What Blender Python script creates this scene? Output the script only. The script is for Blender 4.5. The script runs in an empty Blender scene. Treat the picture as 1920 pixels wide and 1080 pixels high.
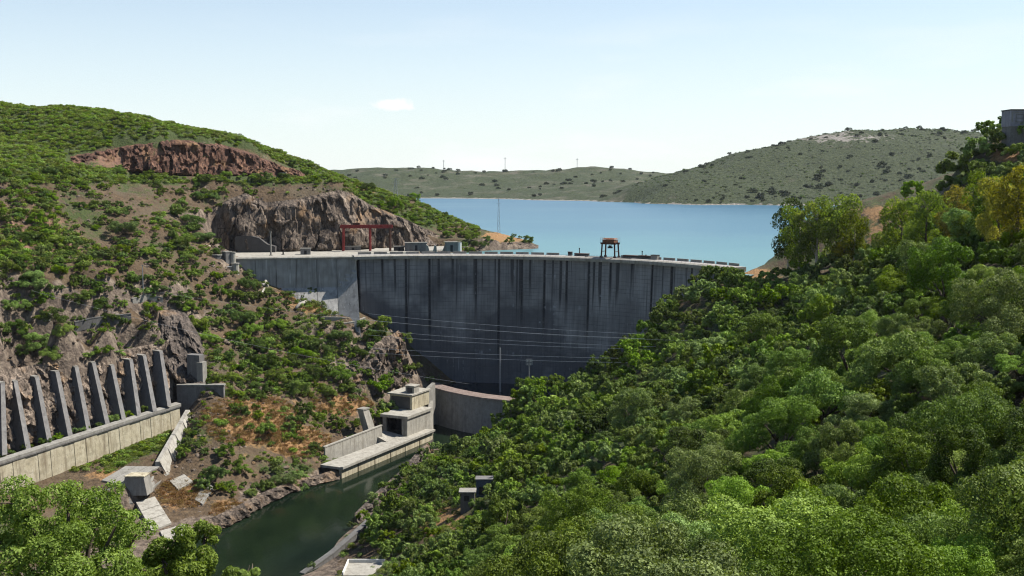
import bpy, bmesh, math, random
import numpy as np
from mathutils import Vector
random.seed(7); RNG = np.random.default_rng(7)
SC = bpy.context.scene
COL = SC.collection
# ------------------------------------------------------------------ camera, sky, sun, exposure
F, YH, CAMZ = 2059.0, 335.0, 130.0
TH = math.atan((540 - YH) / F)
cam = bpy.data.cameras.new('camera'); cam.sensor_width = 36; cam.lens = 36 * F / 1920
cam.clip_start = 0.5; cam.clip_end = 30000
camo = bpy.data.objects.new('camera', cam); COL.objects.link(camo)
camo.location = (0, 0, CAMZ); camo.rotation_euler = (math.pi / 2 - TH, 0, 0)
SC.camera = camo
SUN_AZ, SUN_EL = math.radians(18), math.radians(52)      # azimuth counted from +X towards +Y
wd = bpy.data.worlds.new('World'); SC.world = wd; wd.use_nodes = True
wt = wd.node_tree; wt.nodes.clear()
def wn(t, **k):
    n = wt.nodes.new(t)
    for a, b in k.items(): setattr(n, a, b)
    return n
sky = wn('ShaderNodeTexSky', sky_type='NISHITA', sun_disc=False, sun_elevation=SUN_EL, sun_rotation=math.pi / 2 - SUN_AZ,
         altitude=250, air_density=1.0, dust_density=0.25, ozone_density=1.5)
bg = wn('ShaderNodeBackground'); bg.inputs[1].default_value = 0.08
wo = wn('ShaderNodeOutputWorld')
tcw = wn('ShaderNodeTexCoord'); sepw = wn('ShaderNodeSeparateXYZ')
# clouds: soft noise streaks low over the horizon all round
mpw = wn('ShaderNodeMapping'); mpw.inputs['Scale'].default_value = (5, 5, 26)
nzw = wn('ShaderNodeTexNoise'); nzw.inputs['Scale'].default_value = 1.0; nzw.inputs['Detail'].default_value = 6
crw = wn('ShaderNodeValToRGB'); crw.color_ramp.elements[0].position = .54; crw.color_ramp.elements[1].position = .74
rgw = wn('ShaderNodeMapRange'); rgw.inputs[1].default_value = .0; rgw.inputs[2].default_value = .16; rgw.inputs[3].default_value = .85; rgw.inputs[4].default_value = 0
muw = wn('ShaderNodeMath', operation='MULTIPLY')
mxw = wn('ShaderNodeMix', data_type='RGBA'); mxw.inputs[7].default_value = (7.0, 7.1, 7.1, 1)
L = wt.links.new
L(tcw.outputs['Generated'], mpw.inputs[0]); L(mpw.outputs[0], nzw.inputs['Vector']); L(nzw.outputs['Fac'], crw.inputs[0])
L(tcw.outputs['Generated'], sepw.inputs[0]); L(sepw.outputs['Z'], rgw.inputs[0])
L(crw.outputs[0], muw.inputs[0]); L(rgw.outputs[0], muw.inputs[1])
# one small cumulus
def camdir(px, py):
    cx, cy = (px - 960) / F, (540 - py) / F
    v = Vector((cx, math.cos(TH) + cy * math.sin(TH), -math.sin(TH) + cy * math.cos(TH)))
    return v
cd = camdir(738, 196).normalized()
sbw = wn('ShaderNodeVectorMath', operation='SUBTRACT'); sbw.inputs[1].default_value = cd
scw = wn('ShaderNodeVectorMath', operation='MULTIPLY'); scw.inputs[1].default_value = (46, 46, 150)
lnw = wn('ShaderNodeVectorMath', operation='LENGTH')
nz2 = wn('ShaderNodeTexNoise'); nz2.inputs['Scale'].default_value = 130; nz2.inputs['Detail'].default_value = 5
ad2 = wn('ShaderNodeMath', operation='MULTIPLY_ADD'); ad2.inputs[1].default_value = 1.5
mr2 = wn('ShaderNodeMapRange'); mr2.inputs[1].default_value = 1.25; mr2.inputs[2].default_value = 1.75; mr2.inputs[3].default_value = 1.0; mr2.inputs[4].default_value = 0
mx2 = wn('ShaderNodeMath', operation='MAXIMUM')
L(tcw.outputs['Generated'], sbw.inputs[0]); L(sbw.outputs[0], scw.inputs[0]); L(scw.outputs[0], lnw.inputs[0])
L(tcw.outputs['Generated'], nz2.inputs['Vector']); L(nz2.outputs['Fac'], ad2.inputs[0]); L(lnw.outputs['Value'], ad2.inputs[2])
L(ad2.outputs[0], mr2.inputs[0]); L(mr2.outputs[0], mx2.inputs[0]); L(muw.outputs[0], mx2.inputs[1])
hzw = wn('ShaderNodeMapRange'); hzw.inputs[1].default_value = 0; hzw.inputs[2].default_value = .27; hzw.inputs[3].default_value = .82; hzw.inputs[4].default_value = 0
mhw = wn('ShaderNodeMix', data_type='RGBA'); mhw.inputs[7].default_value = (6.1, 6.7, 6.8, 1)      # pale summer haze low in the sky
L(sepw.outputs['Z'], hzw.inputs[0]); L(hzw.outputs[0], mhw.inputs[0]); L(sky.outputs[0], mhw.inputs[6]); L(mhw.outputs[2], mxw.inputs[6]); L(mx2.outputs[0], mxw.inputs[0]); L(mxw.outputs[2], bg.inputs[0]); L(bg.outputs[0], wo.inputs[0])
sl = bpy.data.lights.new('sun', 'SUN'); sl.energy = 5.0; sl.angle = math.radians(.53); sl.color = (1, .955, .88)
slo = bpy.data.objects.new('sun', sl); COL.objects.link(slo)
SD = Vector((math.cos(SUN_EL) * math.cos(SUN_AZ), math.cos(SUN_EL) * math.sin(SUN_AZ), math.sin(SUN_EL)))
slo.rotation_euler = SD.to_track_quat('Z', 'Y').to_euler(); slo.location = (0, 0, 400)
SC.view_settings.view_transform = 'Standard'; SC.view_settings.look = 'None'
SC.view_settings.exposure = 0.9; SC.view_settings.gamma = 1
SC.cycles.max_bounces = 6; SC.cycles.diffuse_bounces = 2; SC.cycles.glossy_bounces = 3
SC.cycles.transmission_bounces = 3; SC.cycles.transparent_max_bounces = 8; SC.cycles.volume_bounces = 0
SC.cycles.use_denoising = True; SC.cycles.denoising_prefilter = 'FAST'; SC.cycles.filter_width = 1.15
# ------------------------------------------------------------------ projection helpers
def P(px, py, D):
    v = camdir(px, py); t = D / v.y
    return (v.x * t, D, CAMZ + v.z * t)
def PZ(px, py, z):
    v = camdir(px, py); t = (z - CAMZ) / v.z
    return (v.x * t, v.y * t, z)
def proj(x, y, z):
    x = np.asarray(x, float); y = np.asarray(y, float); z = np.asarray(z, float) - CAMZ
    d = y * math.cos(TH) - z * math.sin(TH); u = y * math.sin(TH) + z * math.cos(TH)
    d = np.where(d < 1, 1, d)
    return 960 + F * x / d, 540 - F * u / d
# ------------------------------------------------------------------ numpy noise
def _h(ix, iy, iz, s):
    n = (ix.astype(np.int64) * 374761393 + iy.astype(np.int64) * 668265263 + iz.astype(np.int64) * 1274126177 + s * 974634777) & 0xffffffff
    n = ((n ^ (n >> 13)) * 1274126177) & 0xffffffff
    n = ((n ^ (n >> 16)) * 2246822519) & 0xffffffff
    return ((n ^ (n >> 15)) & 0xffffff) / float(0xffffff)
def vn3(x, y, z, s=0):
    x = np.asarray(x, float); y = np.asarray(y, float); z = np.asarray(z, float)
    x, y, z = np.broadcast_arrays(x, y, z)
    ix, iy, iz = np.floor(x), np.floor(y), np.floor(z)
    fx, fy, fz = x - ix, y - iy, z - iz
    fx, fy, fz = [t * t * (3 - 2 * t) for t in (fx, fy, fz)]
    r = 0
    for a in (0, 1):
        for b in (0, 1):
            for c in (0, 1):
                r = r + _h(ix + a, iy + b, iz + c, s) * (fx if a else 1 - fx) * (fy if b else 1 - fy) * (fz if c else 1 - fz)
    return r * 2 - 1
def fbm(x, y, z=0.0, o=4, s=0, g=.5):
    r = 0; a = 1; z = np.asarray(z, float)
    for k in range(o):
        r = r + a * vn3(x * 2 ** k + 17 * k, y * 2 ** k - 9 * k, z * 2 ** k + 5 * k, s + k); a *= g
    return r
def cell3(x, y, z, s=0):
    """blocky voronoi: value of the nearest cell and distance to it"""
    ix, iy, iz = np.floor(x), np.floor(y), np.floor(z)
    best = np.full(x.shape, 9.0); val = np.zeros(x.shape)
    for a in (-1, 0, 1):
        for b in (-1, 0, 1):
            for c in (-1, 0, 1):
                jx, jy, jz = ix + a, iy + b, iz + c
                d = (jx + _h(jx, jy, jz, s) - x) ** 2 + (jy + _h(jx, jy, jz, s + 1) - y) ** 2 + (jz + _h(jx, jy, jz, s + 2) - z) ** 2
                m = d < best; best = np.where(m, d, best); val = np.where(m, _h(jx, jy, jz, s + 3), val)
    return val, np.sqrt(best)
def sdist(poly, x, y):
    """signed distance to a plan polygon, positive inside"""
    x = np.asarray(x, float); y = np.asarray(y, float)
    d = np.full(x.shape, 1e9); ins = np.zeros(x.shape, bool); n = len(poly)
    for i in range(n):
        ax, ay = poly[i][:2]; bx, by = poly[(i + 1) % n][:2]
        ex, ey = bx - ax, by - ay
        t = np.clip(((x - ax) * ex + (y - ay) * ey) / (ex * ex + ey * ey + 1e-9), 0, 1)
        d = np.minimum(d, np.hypot(x - ax - t * ex, y - ay - t * ey))
        c = ((ay > y) != (by > y)) & (x < ex * (y - ay) / (ey if abs(ey) > 1e-9 else 1e-9) + ax)
        ins ^= c
    return np.where(ins, d, -d)
def sm(a, b, x):
    t = np.clip((x - a) / (b - a), 0, 1); return t * t * (3 - 2 * t)
def rbf(ctrl, c):
    C = np.array(ctrl, float); n = len(C)
    sc = 1.0
    r = np.hypot(C[:, None, 0] - C[None, :, 0], C[:, None, 1] - C[None, :, 1])
    A = np.zeros((n + 3, n + 3)); A[:n, :n] = -np.sqrt(r * r + c * c) + np.eye(n) * -.02 * 0
    A[:n, n] = 1; A[:n, n + 1] = C[:, 0] / 500; A[:n, n + 2] = C[:, 1] / 500; A[n:, :n] = A[:n, n:].T
    w = np.linalg.lstsq(A, np.r_[C[:, 2], 0, 0, 0], rcond=None)[0]
    def f(x, y):
        x = np.asarray(x, float); y = np.asarray(y, float)
        o = w[n] + w[n + 1] * x / 500 + w[n + 2] * y / 500
        for i in range(n):
            o = o - w[i] * np.sqrt((x - C[i, 0]) ** 2 + (y - C[i, 1]) ** 2 + c * c)
        return o
    return f
# ------------------------------------------------------------------ materials
def hexc(r, g, b): return (r, g, b, 1)
class M:
    def __init__(s, name):
        s.m = bpy.data.materials.new(name); s.m.use_nodes = True; s.t = s.m.node_tree; s.t.nodes.clear()
        s.out = s.n('ShaderNodeOutputMaterial'); s.b = s.n('ShaderNodeBsdfPrincipled'); s.l(s.b.outputs[0], s.out.inputs[0])
        s.tc = s.n('ShaderNodeTexCoord'); s.b.inputs['Roughness'].default_value = .9
        s.b.inputs['Specular IOR Level'].default_value = .25
    def n(s, t, **k):
        n = s.t.nodes.new(t)
        for a, b in k.items(): setattr(n, a, b)
        return n
    def l(s, a, b): s.t.links.new(a, b)
    def geo(s):
        if not hasattr(s, '_g'): s._g = s.n('ShaderNodeNewGeometry').outputs['Position']
        return s._g
    def vec(s, scale, src=None):
        mp = s.n('ShaderNodeVectorMath', operation='MULTIPLY'); mp.inputs[1].default_value = scale
        s.l(src or s.geo(), mp.inputs[0]); return mp.outputs[0]
    def noise(s, scale, detail=5, rough=.55, vec=None, dist=0):
        n = s.n('ShaderNodeTexNoise'); n.inputs['Scale'].default_value = scale; n.inputs['Detail'].default_value = detail
        n.inputs['Roughness'].default_value = rough; n.inputs['Distortion'].default_value = dist
        s.l(vec or s.geo(), n.inputs['Vector']); return n.outputs['Fac']
    def vor(s, scale, vec=None, feat='F1', out='Distance'):
        n = s.n('ShaderNodeTexVoronoi', feature=feat); n.inputs['Scale'].default_value = scale
        s.l(vec or s.geo(), n.inputs['Vector']); return n.outputs[out]
    def ramp(s, fac, *st):
        n = s.n('ShaderNodeValToRGB'); r = n.color_ramp
        while len(r.elements) < len(st): r.elements.new(.5)
        for e, (p, c) in zip(r.elements, st):
            e.position = p; e.color = c if len(c) == 4 else (*c, 1)
        s.l(fac, n.inputs[0]); return n.outputs[0]
    def step(s, fac, a, b, lo=0, hi=1):
        n = s.n('ShaderNodeMapRange'); n.inputs[1].default_value = a; n.inputs[2].default_value = b
        n.inputs[3].default_value = lo; n.inputs[4].default_value = hi; s.l(fac, n.inputs[0]); return n.outputs[0]
    def mix(s, fac, a, b, mode='MIX'):
        n = s.n('ShaderNodeMix', data_type='RGBA', blend_type=mode)
        for i, v in ((0, fac), (6, a), (7, b)):
            if isinstance(v, (int, float)): n.inputs[i].default_value = v
            elif isinstance(v, tuple): n.inputs[i].default_value = v if len(v) == 4 else (*v, 1)
            else: s.l(v, n.inputs[i])
        return n.outputs[2]
    def math(s, op, a, b=None, c=None):
        n = s.n('ShaderNodeMath', operation=op)
        for i, v in enumerate((a, b, c)):
            if v is None: continue
            if isinstance(v, (int, float)): n.inputs[i].default_value = v
            else: s.l(v, n.inputs[i])
        return n.outputs[0]
    def attr(s, name, out='Fac'):
        n = s.n('ShaderNodeAttribute', attribute_name=name); return n.outputs[out]
    def col(s, c):
        if isinstance(c, tuple): s.b.inputs['Base Color'].default_value = c if len(c) == 4 else (*c, 1)
        else: s.l(c, s.b.inputs['Base Color'])
        return s
    def bump(s, h, strength=.5, dist=.3):
        n = s.n('ShaderNodeBump'); n.inputs['Strength'].default_value = strength; n.inputs['Distance'].default_value = dist
        s.l(h, n.inputs['Height']); s.l(n.outputs[0], s.b.inputs['Normal']); return s
def concrete(name, a, b, stain=(.06, .055, .05), amt=.6, tint=None, streak=1.0, blot=.4):
    m = M(name); rnd = m.n('ShaderNodeObjectInfo').outputs['Random']
    c = m.ramp(m.noise(.35, 6, .6), (.3, a), (.7, b))
    c = m.mix(m.step(m.noise(2.5, 4), .35, .7, 0, .35), c, tuple(x * .6 for x in a))
    v = m.noise(1.0, 5, .65, m.vec((.55 * streak, .55 * streak, .045)))
    c = m.mix(m.step(v, .5, .72, 0, amt), c, stain)
    v2 = m.noise(1.0, 4, .6, m.vec((.9 * streak, .9 * streak, .06)))
    c = m.mix(m.step(v2, .58, .75, 0, .45), c, tint or tuple(min(1, x * 1.35) for x in b))
    c = m.mix(m.step(m.noise(.55, 6, .75), .5, .64, 0, blot), c, tuple(x * .5 for x in a))
    c = m.mix(m.step(rnd, 0, 1, 0, .28), c, tuple(x * .55 for x in b))
    m.col(c); m.bump(m.noise(3, 5), .4, .2); return m.m
def plain(name, c, rough=.7, metal=0, var=.25):
    m = M(name); n = m.noise(1.7, 4)
    m.col(m.mix(m.step(n, .35, .75, 0, 1), tuple(x * (1 - var) for x in c), tuple(min(1, x * (1 + var)) for x in c)))
    m.b.inputs['Roughness'].default_value = rough; m.b.inputs['Metallic'].default_value = metal
    return m.m
MAT = {}
MAT['concrete'] = concrete('concrete', (0.198, 0.185, 0.158), (0.290, 0.277, 0.244), amt=.5)
MAT['pale_concrete'] = concrete('pale_concrete', (0.333, 0.287, 0.190), (0.529, 0.477, 0.345), (0.098, 0.063, 0.034), .9, tint=(0.598, 0.564, 0.460), blot=.62)
MAT['grey_concrete'] = concrete('grey_concrete', (0.132, 0.125, 0.119), (0.198, 0.191, 0.178), amt=.55)
MAT['white_concrete'] = concrete('white_concrete', (0.264, 0.244, 0.205), (0.383, 0.363, 0.310), (0.092, 0.076, 0.053), .7)
MAT['weir_concrete'] = concrete('weir_concrete', (.18, .172, .158), (.28, .27, .25), amt=.5)
MAT['road'] = plain('crest_road_surface', (.30, .28, .26), .9)
MAT['dark_steel'] = plain('dark_steel', (.035, .033, .032), .6, .3)
MAT['grey_steel'] = plain('galvanised_steel', (.34, .35, .36), .5, .5)
MAT['red_steel'] = plain('red_painted_steel', (.20, .026, .022), .55)
MAT['orange_steel'] = plain('weathered_orange_paint', (.17, .07, .032), .6, 0, .35)
MAT['rust_steel'] = plain('dark_rusty_steel', (.075, .035, .022), .8)
MAT['white_paint'] = plain('white_paint', (0.525, 0.518, 0.490), .7, 0, .12)
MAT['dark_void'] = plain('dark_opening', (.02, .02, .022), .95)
MAT['purple_block'] = concrete('weathered_grey_block', (.21, .20, .235), (.31, .30, .34), amt=.35)
MAT['roof_tile'] = plain('roof_tile', (.36, .20, .13), .9)
MAT['wire'] = plain('aluminium_wire', (.75, .75, .76), .45, .2)
MAT['bark'] = plain('bark', (.085, .065, .048), .95, 0, .4)
MAT['pale_bark'] = plain('pale_bark', (.42, .36, .29), .9, 0, .3)
def leafmat(name, dark, mid, lite, trans=.2, hue=.035, lo=.68):
    m = M(name)
    tint = m.attr('tint'); rnd = m.n('ShaderNodeObjectInfo').outputs['Random']
    t = m.math('ADD', m.math('MULTIPLY', tint, .75), m.math('MULTIPLY', rnd, .25))
    c = m.ramp(t, (.12, dark), (.5, mid), (.9, lite))
    hs = m.n('ShaderNodeHueSaturation'); m.l(c, hs.inputs['Color'])
    m.l(m.math('ADD', m.math('MULTIPLY', rnd, hue), .5 - hue / 2), hs.inputs['Hue'])
    wn_ = m.n('ShaderNodeTexWhiteNoise', noise_dimensions='1D'); m.l(rnd, wn_.inputs['W'])
    m.l(m.step(wn_.outputs['Value'], 0, 1, lo, 1.22), hs.inputs['Value'])
    m.l(m.step(wn_.outputs['Value'], 0, 1, 1.12, .85), hs.inputs['Saturation'])
    m.col(hs.outputs[0]); m.b.inputs['Roughness'].default_value = .7; m.b.inputs['Specular IOR Level'].default_value = .18
    tr = m.n('ShaderNodeBsdfTranslucent'); m.l(m.mix(1.0, hs.outputs[0], (1.25, 1.3, .55), 'MULTIPLY'), tr.inputs[0])
    ms = m.n('ShaderNodeMixShader'); ms.inputs[0].default_value = trans
    m.l(m.b.outputs[0], ms.inputs[1]); m.l(tr.outputs[0], ms.inputs[2]); m.l(ms.outputs[0], m.out.inputs[0])
    return m.m
MAT['oak_leaf'] = leafmat('oak_leaf', (0.048, 0.076, 0.012), (0.128, 0.193, 0.025), (0.240, 0.335, 0.052))
MAT['grey_leaf'] = leafmat('grey_green_leaf', (0.048, 0.072, 0.016), (0.126, 0.177, 0.036), (0.229, 0.300, 0.069))
MAT['lime_leaf'] = leafmat('lime_leaf', (0.072, 0.112, 0.009), (0.166, 0.252, 0.017), (0.276, 0.380, 0.036))
MAT['pine_leaf'] = leafmat('pine_leaf', (0.031, 0.051, 0.012), (0.079, 0.126, 0.021), (0.150, 0.216, 0.038))
MAT['gum_leaf'] = leafmat('gum_leaf', (0.070, 0.097, 0.017), (0.164, 0.209, 0.029), (0.264, 0.311, 0.049), .42)
MAT['yellow_leaf'] = leafmat('yellow_leaf', (0.108, 0.105, 0.017), (0.240, 0.222, 0.032), (0.360, 0.316, 0.050), .42)
MAT['scrub_leaf'] = leafmat('scrub_leaf', (0.070, 0.089, 0.015), (0.150, 0.180, 0.027), (0.240, 0.263, 0.043))
MAT['far_leaf'] = leafmat('far_leaf', (0.021, 0.029, 0.015), (0.037, 0.049, 0.025), (0.061, 0.078, 0.037), .1)
MAT['fore_leaf'] = leafmat('fresh_oak_leaf', (.07, .10, .022), (.155, .215, .05), (.27, .34, .10), .32, .015, 1.0)
MAT['fin_web'] = concrete('weathered_shade_toned_concrete', (.10, .096, .09), (.145, .14, .13), amt=.4)  # darker than the flanges: shade of the fin sides put into the colour
MAT['dry_twig'] = plain('dry_twig', (.22, .18, .14), .95, 0, .3)
# ------------------------------------------------------------------ object helpers
def link(o, parent=None):
    COL.objects.link(o)
    if parent is not None: o.parent = parent
    return o
def tag(o, label=None, cat=None, group=None, kind=None):
    if label: o['label'] = label
    if cat: o['category'] = cat
    if group: o['group'] = group
    if kind: o['kind'] = kind
    return o
def thing(name, label, cat, loc=(0, 0, 0), group=None):
    o = bpy.data.objects.new(name, None); o.location = loc; o.empty_display_size = .5
    link(o); return tag(o, label, cat, group)
def mesh(name, v, f, mat, smooth=False):
    me = bpy.data.meshes.new(name); me.from_pydata([tuple(map(float, p)) for p in v], [], f)
    me.materials.append(MAT[mat] if isinstance(mat, str) else mat)
    if smooth: me.polygons.foreach_set('use_smooth', [True] * len(me.polygons))
    me.update(); return me
class G:
    """collects shapes for one mesh"""
    def __init__(s): s.v = []; s.f = []
    def prism(s, poly, z0, z1, top=None):
        n = len(poly); b = len(s.v)
        z0 = [z0] * n if np.isscalar(z0) else z0; z1 = [z1] * n if np.isscalar(z1) else z1
        top = top or poly
        s.v += [(p[0], p[1], z) for p, z in zip(poly, z0)] + [(p[0], p[1], z) for p, z in zip(top, z1)]
        a = sum(poly[i][0] * poly[(i + 1) % n][1] - poly[(i + 1) % n][0] * poly[i][1] for i in range(n))
        o = range(n) if a > 0 else range(n - 1, -1, -1); o = list(o)
        s.f.append([b + i for i in reversed(o)]); s.f.append([b + n + i for i in o])
        for k in range(n):
            i, j = o[k], o[(k + 1) % n]; s.f.append([b + i, b + j, b + n + j, b + n + i])
        return s
    def box(s, c, d, ux=(1, 0)):
        """box centred at c in plan, base at c.z, with size d, local x along ux"""
        l = math.hypot(*ux); ux = (ux[0] / l, ux[1] / l); uy = (-ux[1], ux[0])
        pts = [(c[0] + ux[0] * a * d[0] / 2 + uy[0] * b * d[1] / 2, c[1] + ux[1] * a * d[0] / 2 + uy[1] * b * d[1] / 2) for a, b in ((-1, -1), (1, -1), (1, 1), (-1, 1))]
        return s.prism(pts, c[2], c[2] + d[2])
    def hexa(s, q):
        b = len(s.v); s.v += list(q)
        s.f += [[b + i for i in r] for r in ((3, 2, 1, 0), (4, 5, 6, 7), (0, 1, 5, 4), (1, 2, 6, 5), (2, 3, 7, 6), (3, 0, 4, 7))]; return s
    def tube(s, pts, r, n=8, cap=True):
        pts = [Vector(p) for p in pts]; rr = [r] * len(pts) if np.isscalar(r) else r
        b = len(s.v)
        for i, p in enumerate(pts):
            t = (pts[min(i + 1, len(pts) - 1)] - pts[max(i - 1, 0)]).normalized()
            a = t.cross(Vector((0, 0, 1)) if abs(t.z) < .9 else Vector((1, 0, 0))).normalized(); c = t.cross(a)
            for k in range(n):
                w = 2 * math.pi * k / n; s.v.append(tuple(p + (a * math.cos(w) + c * math.sin(w)) * rr[i]))
        for i in range(len(pts) - 1):
            for k in range(n):
                s.f.append([b + i * n + k, b + i * n + (k + 1) % n, b + (i + 1) * n + (k + 1) % n, b + (i + 1) * n + k])
        if cap:
            s.f.append([b + k for k in reversed(range(n))]); e = b + (len(pts) - 1) * n; s.f.append([e + k for k in range(n)])
        return s
    def beam(s, a, b, w, h=None):
        a, b = Vector(a), Vector(b); t = (b - a).normalized(); h = h or w
        x = t.cross(Vector((0, 0, 1)) if abs(t.z) < .95 else Vector((0, 1, 0))).normalized() * w / 2; y = t.cross(x).normalized() * h / 2
        return s.hexa([tuple(a - x - y), tuple(a + x - y), tuple(a + x + y), tuple(a - x + y), tuple(b - x - y), tuple(b + x - y), tuple(b + x + y), tuple(b - x + y)])
    def sweep(s, path, prof, closed_prof=True):
        """path: list of (x,y,z); prof: list of (offset to the right of travel, dz)"""
        b = len(s.v); n = len(prof); m = len(path)
        for i, p in enumerate(path):
            q0, q1 = path[max(i - 1, 0)], path[min(i + 1, m - 1)]
            tx, ty = q1[0] - q0[0], q1[1] - q0[1]; l = math.hypot(tx, ty); rx, ry = ty / l, -tx / l
            for o, dz in prof: s.v.append((p[0] + rx * o, p[1] + ry * o, p[2] + dz))
        for i in range(m - 1):
            for k in range(n if closed_prof else n - 1):
                k2 = (k + 1) % n; s.f.append([b + i * n + k, b + (i + 1) * n + k, b + (i + 1) * n + k2, b + i * n + k2])
        if closed_prof: s.f.append([b + k for k in range(n)]); s.f.append([b + (m - 1) * n + k for k in reversed(range(n))])
        return s
    def obj(s, name, mat, parent=None, smooth=False, fix=True):
        me = mesh(name, s.v, s.f, mat, smooth)
        if fix:
            bm = bmesh.new(); bm.from_mesh(me); bmesh.ops.recalc_face_normals(bm, faces=bm.faces); bm.to_mesh(me); bm.free()
        o = bpy.data.objects.new(name, me); return link(o, parent)
def gridmesh(name, X, Y, Z, mat, smooth=True, attrs=None):
    ny, nx = X.shape
    me = bpy.data.meshes.new(name); n = nx * ny
    me.vertices.add(n); me.vertices.foreach_set('co', np.stack([X, Y, Z], -1).astype(np.float32).ravel())
    i = np.arange(n).reshape(ny, nx)
    q = np.stack([i[:-1, :-1], i[:-1, 1:], i[1:, 1:], i[1:, :-1]], -1).reshape(-1, 4); nf = len(q)
    me.loops.add(nf * 4); me.loops.foreach_set('vertex_index', q.ravel().astype(np.int32))
    me.polygons.add(nf); me.polygons.foreach_set('loop_start', (np.arange(nf) * 4).astype(np.int32))
    me.polygons.foreach_set('use_smooth', np.full(nf, smooth))
    for k, a in (attrs or {}).items():
        at = me.attributes.new(k, 'FLOAT', 'POINT'); at.data.foreach_set('value', a.astype(np.float32).ravel())
    me.materials.append(MAT[mat] if isinstance(mat, str) else mat); me.update(); me.validate()
    return me
# ------------------------------------------------------------------ terrain
LAKE = 85.0
ctl = []
def cp(*a):
    for t in a: ctl.append(P(*t))
def cz(z, *a):
    for t in a: ctl.append(PZ(t[0], t[1], z))
def cx(*a): ctl.extend(a)
# left hill: skyline and behind it
cp((-150, 190, 660), (0, 203, 690), (100, 206, 705), (200, 215, 722), (300, 232, 742), (400, 257, 765), (500, 292, 790), (585, 328, 815))
cx((-460, 800, 165), (-330, 830, 155), (-290, 880, 135), (-220, 930, 110), (-150, 960, 80), (-460, 1050, 110), (-300, 1100, 80))
# red rock cut: foot and top
cp((140, 304, 628), (250, 319, 645), (350, 327, 662), (450, 330, 682), (540, 332, 702))
cp((140, 284, 640), (230, 266, 654), (310, 257, 668), (400, 265, 686), (480, 284, 704), (540, 312, 722))
cp((0, 260, 650), (60, 300, 600), (330, 240, 705))
# bench and slope under it
cp((-150, 330, 520), (0, 330, 560), (100, 330, 588), (200, 332, 615), (300, 336, 638), (400, 340, 655), (500, 344, 672), (600, 338, 694))
cp((-150, 450, 490), (0, 450, 512), (100, 450, 528), (200, 450, 546), (300, 440, 570), (370, 425, 600))
cp((410, 385, 645), (450, 372, 655), (500, 388, 655), (560, 378, 662), (620, 365, 672), (650, 352, 690))
cp((-150, 560, 455), (0, 560, 474), (100, 560, 488), (200, 560, 503), (300, 550, 522), (390, 515, 560), (430, 500, 580))
cp((-120, 640, 432), (0, 640, 450), (100, 630, 466), (200, 620, 482), (290, 605, 502))
# rock behind the buttress fins, ledge at their feet
cp((-100, 738, 430), (20, 704, 453), (90, 690, 467), (160, 677, 481), (230, 664, 493), (300, 648, 508))
cp((-100, 866, 408), (10, 836, 428), (100, 810, 447), (180, 788, 463), (250, 766, 479), (315, 744, 494))
# middle spur below the wing dam
cp((455, 520, 582), (500, 540, 586), (560, 565, 588), (620, 580, 592), (665, 590, 592), (720, 615, 590), (745, 640, 588))
cp((400, 600, 535), (480, 610, 552), (560, 620, 565), (640, 630, 572), (700, 640, 578), (735, 665, 580))
cp((390, 670, 508), (450, 680, 520), (530, 690, 532), (610, 690, 545), (680, 700, 556), (735, 722, 566))
cp((380, 740, 486), (450, 740, 498), (540, 750, 512), (630, 748, 530), (690, 742, 546))
cp((390, 800, 466), (470, 810, 474), (560, 800, 496), (600, 790, 512))
cp((370, 860, 446), (450, 870, 450), (540, 860, 470), (600, 855, 484))
cp((420, 920, 428), (500, 910, 446), (350, 920, 425))
# river
cz(0.4, (400, 990), (450, 962), (500, 936), (560, 912), (625, 893), (330, 1030))
cx((-150, 350, .4), (-200, 300, .5), (-250, 200, 1))
cz(-6, (520, 1020), (620, 930), (700, 890), (760, 850), (480, 1080), (820, 820))
cx((-120, 300, -6), (-160, 220, -6), (-210, 120, -6), (-20, 560, -6), (-250, 40, -6), (-45, 548, -6))
cz(0.4, (560, 1085), (640, 1012), (700, 955), (750, 905), (790, 865), (815, 842))
cx((-85, 300, .5), (-100, 230, 1), (-130, 140, 2))
# chute side
cp((340, 790, 486), (300, 812, 478), (250, 850, 455), (200, 880, 440), (120, 900, 425), (300, 900, 434), (250, 930, 424), (180, 960, 412), (0, 960, 385), (330, 950, 415), (300, 985, 395), (360, 940, 419), (380, 965, 408), (345, 1000, 392))
cx((-260, 330, 14), (-330, 340, 45), (-420, 330, 90), (-330, 200, 40), (-420, 100, 80))
# right bank and slope
cp((640, 1080, 345), (700, 1060, 345), (740, 1010, 362), (800, 940, 400), (800, 880, 460), (840, 850, 500), (830, 990, 352), (880, 960, 352))
cp((900, 900, 400), (900, 840, 505), (950, 800, 540), (900, 1000, 300), (900, 1080, 225), (800, 1080, 275), (1000, 910, 345), (1000, 1000, 250), (1000, 1080, 190))
cp((1000, 815, 470), (1010, 752, 540), (975, 762, 538), (1100, 1080, 150), (1100, 900, 270), (1100, 815, 375), (1100, 745, 520), (1075, 735, 552))
cp((1200, 1080, 128), (1200, 815, 305), (1200, 720, 425), (1200, 635, 528), (1140, 690, 545), (1300, 710, 360), (1300, 615, 468), (1290, 560, 532), (1350, 520, 522))
cp((1400, 1080, 103), (1400, 820, 205), (1400, 665, 365), (1400, 585, 455), (1400, 530, 508), (1460, 505, 515))
cp((1500, 524, 470), (1600, 510, 450), (1700, 500, 418), (1550, 820, 165), (1550, 670, 282), (1550, 590, 385))
cp((1700, 1085, 80), (1700, 820, 136), (1700, 670, 226), (1700, 580, 316), (1800, 470, 340))
cp((1920, 1085, 68), (1920, 830, 98), (1920, 630, 155), (1920, 520, 215), (1920, 430, 300), (1920, 330, 395), (1920, 275, 445))
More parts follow.
